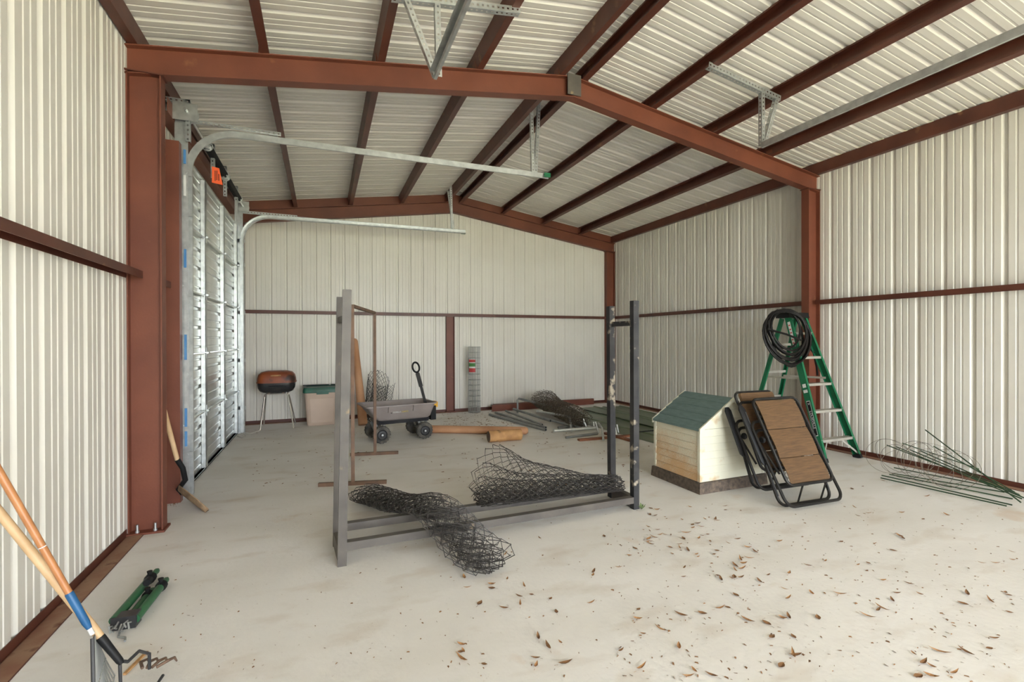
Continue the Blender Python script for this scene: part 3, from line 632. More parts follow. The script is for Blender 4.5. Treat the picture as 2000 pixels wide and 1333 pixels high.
for x in (-.27, .32):
    mb = MB(); mb.bar(l(x, -.22, .115), l(x, .22, .115), .022, .022); mb.bar(l(x-.05, -.14, .235), l(x, -.16, .12), .02, .03); mb.bar(l(x-.05, .14, .235), l(x, .16, .12), .02, .03); mb.bar(l(x+.06, -.14, .235), l(x, -.16, .12), .02, .03); mb.build('axle', 'galv_dull', t)
    for y in (-1, 1):
        ax = CM.to_3x3() @ V((0, y, 0)); c0 = l(x, y*.225, .115)
        mb = MB(); mb.lathe([(.065,-.036),(.09,-.042),(.107,-.036),(.1145,-.018),(.1145,.018),(.107,.036),(.09,.042),(.065,.036)], c0, ax, 28)
        for k in range(18):
            a = 2*math.pi*k/18; d = (CM.to_3x3() @ V((math.cos(a), 0, math.sin(a)))); tt = ax.cross(d)
            mb.bar(c0 + d*.112 - ax*.03 + tt*.006, c0 + d*.112 + ax*.03 - tt*.006, .014, .008, d)
        wh = mb.build('wheel', 'tyre', t, True)
        mb = MB(); mb.lathe([(.066,-.03),(.069,.04),(.062,.047),(.054,.0385),(.03,.040),(.026,.052),(.004,.052)], c0, ax, 20); mb.build('hub', 'hub', wh, True)
        mb = MB(); mb.lathe([(.013,.05),(.013,.06),(.006,.062)], c0, ax, 10); mb.build('axle_cap', 'galv', wh)
mb = MB(); mb.box(-.03, -.09, .0, .045, .09, .2); mb.xf(CM @ Matrix.Translation((.50, 0, .225))); mb.build('front_bracket', 'hole', t)
mb = MB(); mb.box(-.02, -.07, 0, .05, .07, .075); mb.xf(CM @ Matrix.Translation((.53, 0, .40))); mb.build('release_latch', 'yellow', t)
hb, ht = l(.455, -.02, .30), l(.285, -.02, .93)
mb = MB(); mb.bar(hb, hb + (ht - hb)*.66, .036, .03, Y_); h = mb.build('pull_handle', 'frame_black', t)
dv = (ht - hb).normalized(); sv = CM.to_3x3() @ Y_; nv = dv.cross(sv).normalized(); k0 = hb + (ht - hb)*.64
mb = MB(); mb.bar(k0 + nv*.014, k0 + dv*.2 + nv*.014, .03, .012, Y_); mb.bar(k0 - nv*.014, k0 + dv*.2 - nv*.014, .03, .012, Y_); mb.bar(k0 + dv*.09 - nv*.014, k0 + dv*.12 + nv*.014, .03, .012, Y_); mb.bar(k0 + dv*.18 - nv*.014, k0 + dv*.22 + nv*.014, .03, .014, Y_); mb.build('handle_fork', 'frame_black', h)
gc = k0 + dv*.285; mb = MB(); mb.tube([gc + dv*(.072*math.cos(a)*(1 if math.cos(a) > 0 else 1.0)) + nv*(.048*math.sin(a)) for a in [2*math.pi*i/20 for i in range(20)]], .0135, 8, closed=True); mb.build('grip_loop', 'hole', h, True)

# ------------------------------------------------------------------ timber
def post_mesh(A, B, ra, rb, n=14, flat=1.0, up=(0, 0, 1)):
    A, B = V(A), V(B); d = (B - A).normalized(); u = d.cross(V(up)).normalized(); w_ = u.cross(d); mb = MB(); L_ = (B - A).length
    rings = []
    for tt, k in ((0, .9), (.004, 1), (.5, 1), (1 - .05/L_, 1), (1 - .02/L_, .85), (1, .5)):
        r = (ra + (rb - ra)*tt)*k; rings.append([A + (B - A)*tt + u*(r*math.cos(2*math.pi*i/n)*flat) + w_*(r*math.sin(2*math.pi*i/n)) for i in range(n)])
    return mb.loft(rings)
tag(post_mesh((.60, 7.83, 0), (.52, 8.56, 1.385), .075, .05).build('timber_post', 'wood_orange', smooth=True), 'round-topped orange timber post leaning on the back wall', 'post')
tag(post_mesh((1.43, 6.83, .055), (2.74, 6.14, .055), .055, .055, flat=1.25).build('timber_post', 'wood_orange', smooth=True), 'orange landscape timber lying on the floor beside the cart', 'post')
t = thing('log_piece', 'short pale log with a dark sawn end on the floor', 'log', (2.27, 5.85, 0))
A, B = V((2.04, 5.86, .078)), V((2.50, 5.86, .078)); mb = MB(); rr = random.Random(3); rings = []
for i in range(7): 
    tt = i/6; rings.append([A + (B - A)*tt + V((0, math.cos(2*math.pi*k/16), math.sin(2*math.pi*k/16)))*(.076 + .004*math.sin(k*2.1 + tt*4)) for k in range(16)])
mb.loft(rings, cap=True); mb.build('trunk', 'wood_log', t, True)
mb = MB(); mb.lathe([(.071, -.004), (.071, .002)], A, X_, 16); mb.build('sawn_end', 'wood_end', t)
# ------------------------------------------------------------------ pipes, channels and sheets by the back wall
def lay(p, z): p = V(p); return V((p.x, p.y, z))
PIPES = [((956,813),(1066,843.5),.022,.022,.02,'galv_dull','long dull grey pipe at the outer edge of the pipe heap'), ((968,809),(1066,840),.02,.03,.02,'galv_dull','grey pipe lying second in the fanned row of pipes'), ((988,806.6),(1059,837),.03,.05,.019,'galv_dull','grey pipe lying third in the fanned row of pipes'),
  ((1003,806),(1075,832),.06,.075,.022,'galv_dull','short grey pipe with a bright cut end on the fanned row'), ((1081,849.5),(1165,843),.05,.05,.024,'galv','bright galvanised pipe lying in front of the mesh heap'), ((1105,858),(1167,850),.018,.018,.018,'galv_dull','thin grey pipe nearest the cart timber in the pipe heap'), ((1090,839),(1134,834),.02,.02,.02,'galv_dull','short pipe half under the bright galvanised pipe'), ((1062,829),(1140,842),.09,.03,.018,'galv_dull','grey pipe sloping down over the mesh roll')]
for (u0, v0), (u1, v1), z0, z1, r, m, lab in PIPES:
    a, b = flr(u0, v0), flr(u1, v1); mb = MB(); mb.tube([lay(a, z0 + r*.2), lay(b, z1 + r*.2)], r, 10); o = tag(mb.build('steel_pipe', m, smooth=True), lab, 'pipe')
    d = (lay(b, z1) - lay(a, z0)).normalized(); e = MB(); e.lathe([(r*.78, -.001), (r*.78, .002)], lay(b, z1 + r*.2), d, 10); e.build('open_end', 'hole', o)
a = flr(1011, 807.5); c1 = V((a.x, a.y, .27)); b1 = ony(1080, 814, a.y - .5)
mb = MB(); mb.tube([V((a.x, a.y, .0)), c1 - V((0, 0, .02)), c1 + V((.02, -.01, 0)), V((b1.x, b1.y, max(.16, b1.z)))], .02, 8); tag(mb.build('bent_pipe_frame', 'galv_dull', smooth=True), 'grey pipe frame corner standing up beside the brown mesh heap', 'pipe')
a, b, c = flr(1048, 822), flr(1112, 832), flr(1117, 845)
mb = MB(); mb.tube([lay(a, .16), lay(b, .15) + V((-.03, 0, 0)), lay(b, .145), lay(c, .02)], .019, 8); tag(mb.build('bent_pipe_frame', 'galv', smooth=True), 'L-bent galvanised pipe resting against the mesh heap', 'pipe')
SH = [((1143,838),.15),((1147,839),.1),((1160,838),.1),((1169,846),.16),((1204,850),.1),((1208,846),.12)]
for (u, v), h in SH:
    a = flr(u, v); mb = MB(); dx = R.uniform(-.04, .04); mb.tube([lay(a, .0), lay(a, h) + V((dx, .03, 0))], .014, 8); tag(mb.build('pipe_stub', 'galv', smooth=True), 'short upright galvanised stub among the pipes', 'pipe', 'upright galvanised stubs in the pipe heap')
a, b = flr(1168, 842), flr(1178.5, 862); mb = MB(); mb.tube([lay(a, .12), lay(a, .05) + V((.01, -.1, 0)), lay(b, .015)], .016, 8); tag(mb.build('bent_pipe_frame', 'galv', smooth=True), 'bent galvanised pipe end with a black plug in front of the heap', 'pipe')
for (u0, v0), (u1, v1), lab in (((1130, 862), (1235, 853), 'reddish board lying flat under the galvanised stubs'), ((1180, 848), (1236, 864), 'reddish board lying slantwise by the rack post')):
    a, b = flr(u0, v0), flr(u1, v1); mb = MB(); mb.bar(lay(a, .014), lay(b, .014), .07, .024); tag(mb.build('wooden_board', 'copper'), lab, 'board')
for x0, x1, y, z, lab in ((2.98, 4.45, 8.36, .0, 'dark red steel channel on the floor at the left of the mesh heap'), (3.05, 5.3, 8.47, .0, 'long dark red steel channel against the foot of the back wall')):
    mb = MB(); mb.sweep([(a_, b_) for a_, b_ in cchan(.05, .12)], [(x0, y, z), (x1, y, z)], Y_, Z_); tag(mb.build('steel_channel', 'oxide'), lab, 'channel')
def sheet(lab, c, rz, L_, W_, z, m='sheet_green'):
    mb = MB(); pr = []
    n = max(1, int(W_/.36))
    for k in range(n):
        s = k*W_/n; q_ = W_/n; pr += [(s, 0), (s + .8*q_, 0), (s + .84*q_, .014), (s + .94*q_, .014)]
    pr.append((W_, 0)); q = len(pr); mt = Matrix.Translation((c[0], c[1], z)) @ Matrix.Rotation(rz, 4, 'Z')
    vs = [mt @ V((s - W_/2, t_*L_, d + e)) for e in (0, .004) for t_ in (-.5, .5) for s, d in pr]
    fs = [(i, i+1, i+1+q, i+q)[::-1] for i in range(q-1)] + [(2*q+i, 2*q+i+1, 3*q+i+1, 3*q+i) for i in range(q-1)] + [(i, i+1, 2*q+i+1, 2*q+i) for i in range(q-1)] + [(q+i, 3*q+i, 3*q+i+1, q+i+1) for i in range(q-1)]
    mb.quad_mesh(vs, fs); tag(mb.build('roofing_sheet', m), lab, 'metal sheet')
sheet('lowest dark green ribbed roofing sheet, reaching toward the doghouse', (4.35, 6.2, 0), .07, 3.0, .82, .002)
sheet('dark green ribbed roofing sheet lying along the wall behind the doghouse', (5.26, 6.35, 0), -.01, 3.3, .78, .004)
sheet('narrow dark green roofing sheet stacked on the two wider ones', (4.86, 6.65, 0), .02, 2.6, .4, .03)
mb = MB(); a, b = flr(1232, 852), flr(1288, 846); mb.tube([lay(a, .04), lay((a+b)/2, .045), lay(b, .04)], .008, 6); tag(mb.build('black_strap', 'hole'), 'thin black strap lying on the green sheets', 'strap')

# ------------------------------------------------------------------ doghouse
t = thing('doghouse', 'small cream plastic doghouse with a green roof and mud-stained siding', 'doghouse', (3.48, 3.505, 0))
hx0, hx1, hy0, hy1, ze_, zp = 3.10, 3.86, 3.21, 3.80, .565, .805; hxm = (hx0+hx1)/2
mb = MB(); mb.loft([[V((x, y, z)) for x, y in ((hx0-e, hy0-e), (hx1+e, hy0-e), (hx1+e, hy1+e), (hx0-e, hy1+e))] for e, z in ((.035, 0), (.028, .095), (.006, .1))]); mb.build('base_skirt', 'dog_base', t)
def lap_wall(p0, p1, n, ztop, m, name, courses=7):     # horizontal lapped boards, each lower edge standing out
    n = V(n); p0, p1 = V(p0), V(p1); zs = [.1 + (ze_-.1)*k/courses for k in range(courses+1)]
    pr = []
    for k in range(courses): pr += [(.011, zs[k]), (.003, zs[k+1]-.004), (-.002, zs[k+1]-.001)]
    mb = MB()
    vs = [p0 + n*d + V((0,0,z)) for d, z in pr] + [p1 + n*d + V((0,0,z)) for d, z in pr]; q = len(pr)
    mb.quad_mesh(vs, [(i, i+q, i+1+q, i+1) for i in range(q-1)])
    if ztop:
        mid = (p0 + p1)/2
        for k in range(3):
            za, zb2 = ze_ + (zp-ze_)*k/3, ze_ + (zp-ze_)*(k+1)/3 - .002; f0, f1 = 1 - k/3, 1 - (k+1)/3
            A_, B_ = mid + (p0-mid)*f0, mid + (p1-mid)*f0; C_, D_ = mid + (p1-mid)*f1, mid + (p0-mid)*f1
            mb.quad_mesh([A_ + n*.007 + V((0,0,za)), B_ + n*.007 + V((0,0,za)), C_ + n*.001 + V((0,0,zb2)), D_ + n*.001 + V((0,0,zb2))], [(0,1,2,3)])
    return mb.build(name, m, t)
lap_wall((hx0, hy1, 0), (hx0, hy0, 0), -X_, False, 'dog_mud', 'side_wall'); lap_wall((hx1, hy0, 0), (hx1, hy1, 0), X_, False, 'dog_wall', 'side_wall')
lap_wall((hx0, hy0, 0), (hx1, hy0, 0), -Y_, True, 'dog_wall', 'gable_wall'); lap_wall((hx1, hy1, 0), (hx0, hy1, 0), Y_, True, 'dog_wall', 'gable_wall')
for x in (hx0, hx1):
    for y in (hy0, hy1): mb = MB(); mb.box(x-.014, y-.014, .1, x+.014, y+.014, ze_); mb.build('corner_trim', 'dog_wall', t)
for s in (-1, 1):
    xe = hxm + s*(hx1-hx0+.05)/2; zee = ze_ - .012
    mb = MB(); 
    for k in range(5):
        f0, f1 = k/5, (k+1)/5; xa, xb = xe + (hxm-xe)*f0, xe + (hxm-xe)*f1; za, zb2 = zee + (zp+.012-zee)*f0, zee + (zp+.012-zee)*f1
        mb.hexa([V((xa, hy0-.015, za)), V((xb, hy0-.015, zb2)), V((xb, hy1+.015, zb2)), V((xa, hy1+.015, za)), V((xa, hy0-.015, za+.022)), V((xb, hy0-.015, zb2+.015)), V((xb, hy1+.015, zb2+.015)), V((xa, hy1+.015, za+.022))])
    rf = mb.build('roof_panel', 'dog_roof', t)
    for y in (hy0-.028, hy1+.012): 
        mb = MB(); mb.hexa([V((xe, y, zee-.02)), V((hxm, y, zp-.008)), V((hxm, y+.016, zp-.008)), V((xe, y+.016, zee-.02)), V((xe, y, zee+.022)), V((hxm, y, zp+.03)), V((hxm, y+.016, zp+.03)), V((xe, y+.016, zee+.022))]); mb.build('roof_trim', 'dog_wall', rf)

# ------------------------------------------------------------------ folded lounge chairs
def lounger(lab, O, T, tilt, head):
    O, T = V(O), V(T); v_ = (T - O).normalized(); u_ = V((1, tilt, 0)).normalized(); w_ = u_.cross(v_).normalized()
    mt = Matrix.Translation(O) @ Matrix((u_, v_, w_)).transposed().to_4x4(); L_ = (T - O).length
    t = thing('folding_lounge_chair', lab, 'chair', (O.x, O.y, 0))
    P = lambda x, y, z: mt @ V((x, y, z)); r = .0125
    def loop(w2, y0, y1, z, rad, name, z2=None, m='frame_black', rr=r):
        pts = rloop(w2, y1 - y0, rad, 6); zz = lambda y: z + ((z2 - z)*y/(y1-y0) if z2 is not None else 0)
        mb = MB(); mb.tube([P(x, y + y0, zz(y)) for x, y in pts], rr, 8, closed=True); return mb.build(name, m, t, True)
    loop(.62, .013, .80*L_, .012, .075, 'leg_frame', -.01); loop(.58, .03, .72*L_, -.075, .07, 'leg_frame', -.03)
    loop(.51, .17, L_, .05, .06, 'sling_frame')
    segs = ((.19, .43), (.435, .70), (.705, .985))
    for a, b in segs:
        a, b = a*L_/.985*.985, b*L_; mb = MB(); rows = []; n = 8
        for i in range(n+1):
            y = a + (b-a)*i/n; bul = .010*math.sin(math.pi*i/n)
            rows.append([P(x, y, .05 + bul - .012*(1 - (abs(x)/.22)**2)) for x in (-.22, -.15, -.07, 0, .07, .15, .22)])
        vs = [p for rw in rows for p in rw]; vs2 = [p - w_*.004 for p in vs]; k = 7; nn = len(vs)
        fs = [(i*k+j, i*k+j+1, (i+1)*k+j+1, (i+1)*k+j) for i in range(n) for j in range(k-1)]
        edge = [j for j in range(k)] + [i*k+k-1 for i in range(1, n+1)] + [n*k+j for j in range(k-2, -1, -1)] + [i*k for i in range(n-1, 0, -1)]
        fs += [tuple(nn + q for q in f[::-1]) for f in fs] + [(edge[i], edge[i]+nn, edge[(i+1) % len(edge)]+nn, edge[(i+1) % len(edge)]) for i in range(len(edge))]
        mb.quad_mesh(vs + vs2, fs); s = mb.build('sling_panel', 'sling', t, True)
    for sx in (-1, 1):
        mb = MB(); n = 30; mb.tube([P(sx*(.222 if i % 2 else .25), .21 + (L_-.26)*i/n, .05) for i in range(n+1)], .003, 4); mb.build('lacing_cord', 'hole', t)
        mb = MB(); mb.loft([[P(sx*.315 + dx*q, y, -.03 + dz*q) for dx, dz in ((-.026, -.012), (.026, -.012), (.03, .006), (0, .016), (-.03, .006))] for y, q in ((.40*L_, .5), (.43*L_, 1), (.75*L_, 1), (.93*L_, 1.05), (.97*L_, .6))]); mb.build('armrest', 'hole', t, True)
        mb = MB(); mb.tube([P(sx*.285, .12*L_, -.06), P(sx*.30, .9*L_, -.02)], .009, 8); mb.tube([P(sx*.27, .3*L_, .03), P(sx*.29, .78*L_, -.06)], .009, 8); mb.build('side_link', 'frame_black', t, True)
        mb = MB(); mb.lathe([(.022, -.012), (.028, -.006), (.028, .006), (.022, .012)], P(sx*.285, .62*L_, .02), u_, 12); mb.build('lock_knob', 'hole', t, True)
    for x in (-.1, .16): mb = MB(); mb.tube([P(x, .03, -.075), P(x, .165, .05)], .008, 6); mb.build('cross_link', 'frame_black', t)
    if head:
        mb = MB(); mb.loft([[P(x*q, L_ + y, .03 + z*q) for x, z in ((-.19, -.012), (.19, -.012), (.20, 0), (.19, .02), (-.19, .02), (-.20, 0))] for y, q in ((-.015, .96), (0, 1), (.07, 1), (.085, .96))]); mb.build('headrest', 'sling', t, True)
        loop(.44, L_-.04, L_+.10, .01, .05, 'headrest_frame', rr=.01)
lounger('folded brown mesh lounge chair leaning in front, its legs farther out on the floor', (3.72, 2.59, .016), (3.655, 2.965, .83), -.05, False)
lounger('folded lounge chair sandwiched against the doghouse, its brown headrest sticking up', (3.74, 2.86, .07), (3.655, 3.105, .79), -.05, True)

# ------------------------------------------------------------------ stepladder and hose
t = thing('stepladder', 'green fibreglass stepladder with metal steps under a coiled hose', 'ladder', (5.4, 4.0, 0))
FL, FR, TL, TR = V((5.10, 3.47, 0)), V((5.71, 3.47, 0)), V((5.235, 4.0, 1.64)), V((5.525, 4.0, 1.64))
def rail(a, b, inward, name, w_=.078, fl=.03):
    d = (b - a).normalized(); f = V((inward, 0, 0)); n = d.cross(f).normalized(); f = n.cross(d)
    pl = [(0,-w_/2),(fl,-w_/2),(fl,-w_/2+.005),(.005,-w_/2+.005),(.005,w_/2-.005),(fl,w_/2-.005),(fl,w_/2),(0,w_/2)]
    mb = MB(); mb.sweep(pl, [a + d*.03, b], f, n); o = mb.build(name, 'ladder_green', t)
    mb = MB(); mb.sweep([(-.004,-w_/2-.004),(fl+.004,-w_/2-.004),(fl+.004,w_/2+.004),(-.004,w_/2+.004)], [a, a + d*.045], f, n); mb.build('foot_pad', 'hole', o); return o, d, n
rl, dl, nl = rail(FL, TL, 1, 'front_rail'); rail(FR, TR, -1, 'front_rail')
BL, BR, UL, UR = V((5.17, 4.55, 0)), V((5.66, 4.55, 0)), V((5.25, 4.09, 1.62)), V((5.51, 4.09, 1.62))
rail(BL, UL, 1, 'rear_rail', .05, .022); rail(BR, UR, -1, 'rear_rail', .05, .022)
for z in (.24, .55, .85, 1.16, 1.45):
    k = z/1.64; a, b = FL + (TL-FL)*k, FR + (TR-FR)*k; mb = MB(); mb.box(a.x+.006, a.y-.04, z-.03, b.x-.006, a.y+.04, z-.026); mb.box(a.x+.006, a.y-.04, z-.03, b.x-.006, a.y-.036, z+.004)
    mb = MB(); mb.box(a.x+.006, a.y-.042, z-.028, b.x-.006, a.y+.04, z); mb.build('step', 'alu', t)
    if z < .3:
        for s, p in ((1, a), (-1, b)): mb = MB(); mb.bar(V((p.x + s*.16, a.y, z-.03)), V((p.x + s*.012 - s*.03, a.y-.08, .05)), .02, .004, Y_); mb.build('step_brace', 'alu', t)
for z in (.3, .62, .95, 1.3):
    k = z/1.62; a, b = BL + (UL-BL)*k, BR + (UR-BR)*k; mb = MB(); mb.bar(a + V((.004, 0, 0)), b - V((.004, 0, 0)), .03, .03); mb.build('rear_brace', 'alu', t)
for s, a, b in ((1, FL + (TL-FL)*.55, BL + (UL-BL)*.55), (-1, FR + (TR-FR)*.55, BR + (UR-BR)*.55)):
    mb = MB(); mb.bar(a + V((s*.034, 0, 0)), b + V((s*.026, 0, 0)), .004, .025); mb.build('spreader_bar', 'alu', t)
mb = MB(); mb.hexa([V((5.20, 3.95, 1.625)), V((5.56, 3.95, 1.625)), V((5.55, 4.14, 1.625)), V((5.21, 4.14, 1.625)), V((5.21, 3.96, 1.69)), V((5.55, 3.96, 1.69)), V((5.54, 4.13, 1.69)), V((5.22, 4.13, 1.69))]); mb.build('top_cap', 'hole', t)
fx = -X_; fxd = (fx - dl*fx.dot(dl)).normalized()
def on_rail(k, off=0.0): return FL + (TL-FL)*k + fxd*(.0012 + off)
ax_dn = -dl; ly = fxd.cross(ax_dn)
def decal(k0, k1, w_, m, name, off):
    mb = MB(); a, b = on_rail(k0, off), on_rail(k1, off); mb.sweep([(-w_/2,-.0005),(w_/2,-.0005),(w_/2,.0005),(-w_/2,.0005)], [a, b], ly, fxd); return mb.build(name, m, rl)
decal(.17, .40, .042, 'white_print', 'label_border', .0); decal(.174, .396, .036, 'hole', 'label_field', .0006)
text_obj('LOUISVILLE', .040, frame(on_rail(.275, .0012), ax_dn, ly), 'white_print', rl); text_obj('>', .045, frame(on_rail(.38, .0012), ax_dn, ly), 'white_print', rl)
decal(.455, .475, .05, 'white_paper', 'small_sticker', 0); decal(.49, .515, .042, 'white_paper', 'small_sticker', 0)
decal(.78, .96, .034, 'white_paper', 'warning_sticker', 0)
for k in (.80, .825, .85, .875, .90, .93): decal(k, k+.009, .022, 'red_print', 'sticker_print', .0008)
mb = MB(); pts = []; c = ony(1540, 660, 3.86); rt = V((.93, -.28, 0)).normalized()
NL = 10; hr = random.Random(5)
for k in range(NL):
    top = 1.705 + hr.uniform(-.012, .03); bot = 1.03 + .235*((k*3) % NL)/NL + hr.uniform(-.01, .01); hw = .20 + .11*(((k*7) % NL)/NL); cxo = hr.uniform(-.02, .05) - .01; yo = -.012*k + .05
    for i in range(24):
        a = 2*math.pi*i/24; z = (top+bot)/2 + (top-bot)/2*math.cos(a); q = c + rt*(cxo + hw*math.sin(a)*(1 + .12*math.cos(a)))
        pts.append(V((q.x, q.y + yo*.6 + .16*(z - 1.3), z)))
pts = [sum((pts[min(max(i+j, 0), len(pts)-1)] for j in (-1, 0, 1)), V((0,0,0)))/3 for i in range(len(pts))]
mb.tube(pts, .0125, 7); e = pts[-1]
hz = tag(mb.build('garden_hose', 'hose', smooth=True), 'black rubber hose coiled in loops over the ladder top', 'hose')
mb = MB(); mb.tube([c + rt*-.29 + V((0, -.03, .1)), c + rt*-.1 + V((0, -.075, .04)), c + rt*.08 + V((0, -.08, -.03))], .0125, 7); mb.build('wrapped_strand', 'hose', hz, True)
mb = MB(); mb.tube([V((5.5, 3.98, 1.35)), V((5.56, 3.9, 1.2)), V((5.66, 3.93, 1.02)), V((5.7, 3.95, .92))], .0125, 7); mb.build('loose_end', 'hose', hz, True)

# ------------------------------------------------------------------ garden stakes and wire hoops
ST = [((1807,840),5.72,(1994,982)),((1762,866),5.60,(1999,946)),((1732,870),5.45,(1993,969)),((1823,872),5.66,(1982,962)),((1777,879),5.55,(2000,973)),((1746,914),None,(1946,953)),((1737,927),None,(1978,975)),((1722,929),None,(1977,987)),((1720,934),None,(1966,989)),((1797,881),5.6,(1991,967)),((1750,873),5.5,(1996,975)),((1742,925),None,(1962,962))]
for k, ((u, v), X, (u1, v1)) in enumerate(ST):
    a = onx(u, v, X) if X else flr(u, v, .02); b = flr(u1, v1, .008 + .006*(k % 3)); mb = MB(); mb.tube([a, b], .0055, 6)
    lab = 'long green stake sticking up highest of the bundle against the wall' if k == 0 else 'green plant stake propped up at a slant in the loose bundle' if X else 'green plant stake lying flat on the floor under the bundle'
    tag(mb.build('garden_stake', 'stake_green'), lab, 'stake', 'green stakes in the bundle by the wall')
hr = random.Random(11)
for k in range(11):
    f = k/10; a = onx(1740 + 130*f, 905 + 22*f, 5.35 + .12*math.sin(k*2.3)); ra, rb = hr.uniform(.13, .24), hr.uniform(.13, .2); tl = hr.uniform(-.5, .6)
    e1 = V((-.45 + .5*math.sin(k*1.7), .9, .1*math.cos(k))).normalized(); e2 = V((.3*math.cos(k*2.1), .2*math.sin(k), 1)).normalized(); c = V((a.x - .05, a.y, max(a.z, rb + .012)))
    mb = MB(); mb.tube([c + e1*(ra*math.cos(2*math.pi*i/28)) + e2*(rb*math.sin(2*math.pi*i/28)) for i in range(28)], .002, 4, closed=True)
    tag(mb.build('wire_hoop', 'wire_brown'), 'thin wire plant hoop standing among the green stakes', 'hoop', 'wire hoops among the stakes')

# ------------------------------------------------------------------ folded tripod
t = thing('folded_tripod', 'folded green tripod with black clamps lying beside the rake', 'tripod', (-.89, 3.0, 0))
Ha, Ta, Tb = flr(243, 1212, .04), flr(308, 1117, .03), flr(322, 1133, .03); dv = ((Ta + Tb)/2 - Ha).normalized(); sd = V((-dv.y, dv.x, 0))
for off, end, z in ((.042, Ta, .045), (-.042, Tb, .036), (0., (Ta + Tb)/2 - dv*.13, .018)):
    a = V((Ha.x, Ha.y, z)) + sd*off; b = V((end.x, end.y, z)); b = a + dv*((b - a).dot(dv)); L_ = (b-a).length
    mb = MB(); mb.tube([a, a + dv*(L_*.80)], .02, 12); lg = mb.build('leg', 'tripod_green', t, True)
    mb = MB(); mb.tube([a + dv*(L_*.76), a + dv*(L_*.79), a + dv*(L_*.86), a + dv*(L_*.87)], [.02, .027, .027, .018], 10); mb.build('clamp', 'hole', lg, True)
    mb = MB(); mb.tube([a + dv*(L_*.86), a + dv*L_, a + dv*(L_+.02)], [.014, .016, .008], 10); mb.build('lower_leg', 'tripod_green', lg, True)
    mb = MB(); mb.tube([a + dv*(L_*.81) + V((0, 0, .02)), a + dv*(L_*.81) + V((0, 0, .045))], [.008, .014], 8); mb.build('thumb_knob', 'hole', lg)
mb = MB(); mb.bar(Ha - dv*.015 - V((0, 0, .008)), Ha + dv*.05 - V((0, 0, .008)), .1, .058); hd = mb.build('head_block', 'hub', t)
mb = MB(); q = Ha - dv*.03
for k in range(7):
    a = q + sd*(-.036 + .012*k) + V((0, 0, .01*math.sin(k*2))); mb.tube([a, a - dv*(.03 + .01*(k % 3)) + V((0, 0, .015*math.cos(k))), a - dv*.02 + V((0, 0, -.02))], .004, 5)
mb.build('metal_fittings', 'galv', hd)
mb = MB(); mb.tube([q + V((0,0,-.01)), q - dv*.06 + sd*-.01 + V((0,0,-.03)), q - dv*.07 - sd*.04 + V((0,0,-.033)), q - dv*.1 - sd*.05 + V((0,0,-.034))], .005, 6); mb.build('hook', 'galv_dull', hd, True)
mb = MB(); mb.tube([Ha + dv*.26 + V((0, 0, .055)), Ha + dv*.30 + V((0, 0, .055))], .018, 8); mb.build('centre_clip', 'hole', t)

# ------------------------------------------------------------------ rake, cultivator and shovel
t = thing('leaf_rake', 'leaf rake with a varnished orange handle and blue ferrule against the wall', 'rake', (-.78, 2.12, 0))
F0 = flr(165, 1212, .38); Q = onx(0, 925, -1.0); d = (Q - F0).normalized(); top = F0 + d*((XL + .028 - F0.x)/d.x)
mb = MB(); mb.tube([F0 + d*.05, F0 + d*.5, top], [.0105, .0115, .0105], 12); h = mb.build('handle', 'handle_orange', t, True)
mb = MB(); mb.tube([F0 + d*.30, F0 + d*.303], .0119, 12); mb.build('white_ring', 'white_paper', h)
mb = MB(); mb.tube([F0 - d*.035, F0 - d*.01, F0 + d*.11, F0 + d*.115], [.008, .0118, .0128, .0112], 12); mb.build('ferrule', 'blue', t, True)
mb = MB(); mb.tube([F0 - d*.06, F0 - d*.03], .0075, 10); mb.build('socket', 'white_paper', t, True)
E0 = F0 - d*.07; tips = flr(205, 1395, .012); sd = V((-.2, .98, 0)).normalized()
for k in range(15):
    s = (k - 7)/7; tip = tips + sd*(.2*s); mid = E0.lerp(tip, .55) + V((0, 0, .01)); mb = MB()
    mb.tube([E0 + sd*(.02*s), mid, tip + V((.01, -.02, .03)), tip], .0028, 4); mb.build('tine', 'galv_dull', t)
mb = MB(); a, b = E0.lerp(tips - sd*.2, .55), E0.lerp(tips + sd*.2, .55); mb.tube([a + V((0,0,.012)), b + V((0,0,.012))], .004, 6); mb.build('tine_brace', 'galv', t)
mb = MB(); mb.tube([E0 + sd*-.03 + V((0,0,.01)), E0.lerp(tips - sd*.2, .9)], .006, 6); mb.build('side_bar', 'hub', t)

t = thing('hand_cultivator', 'long-handled cultivator with a pale ash handle and black ferrule', 'cultivator', (-.66, 2.2, 0))
F0 = flr(234, 1292, .2); Q = onx(0, 1003, -1.04); d = (Q - F0).normalized(); top = F0 + d*((XL + .03 - F0.x)/d.x)
mb = MB(); mb.tube([F0 + d*.09, F0 + d*.16, F0 + d*.5, top], [.0125, .0148, .0145, .0135], 12); mb.build('handle', 'handle_pale', t, True)
mb = MB(); mb.tube([F0 - d*.012, F0, F0 + d*.11, F0 + d*.115], [.008, .0115, .0145, .0138], 12); mb.build('ferrule', 'hole', t, True)
hc = flr(292, 1322, .03); fw = V((hc.x - F0.x, hc.y - F0.y, 0)).normalized(); sd = V((-fw.y, fw.x, 0))
mb = MB(); mb.tube([F0, F0 + fw*.04 + V((0,0,-.03)), F0 + fw*.1 + V((0,0,-.03)), hc + V((0,0,.09)), hc + V((0,0,.03))], .006, 8); mb.tube([F0, F0 + V((.005, -.01, -.09)), hc - fw*.08 + sd*-.07 + V((0,0,.01)), hc + sd*-.05], .006, 8); mb.build('fork_rod', 'hub', t, True)
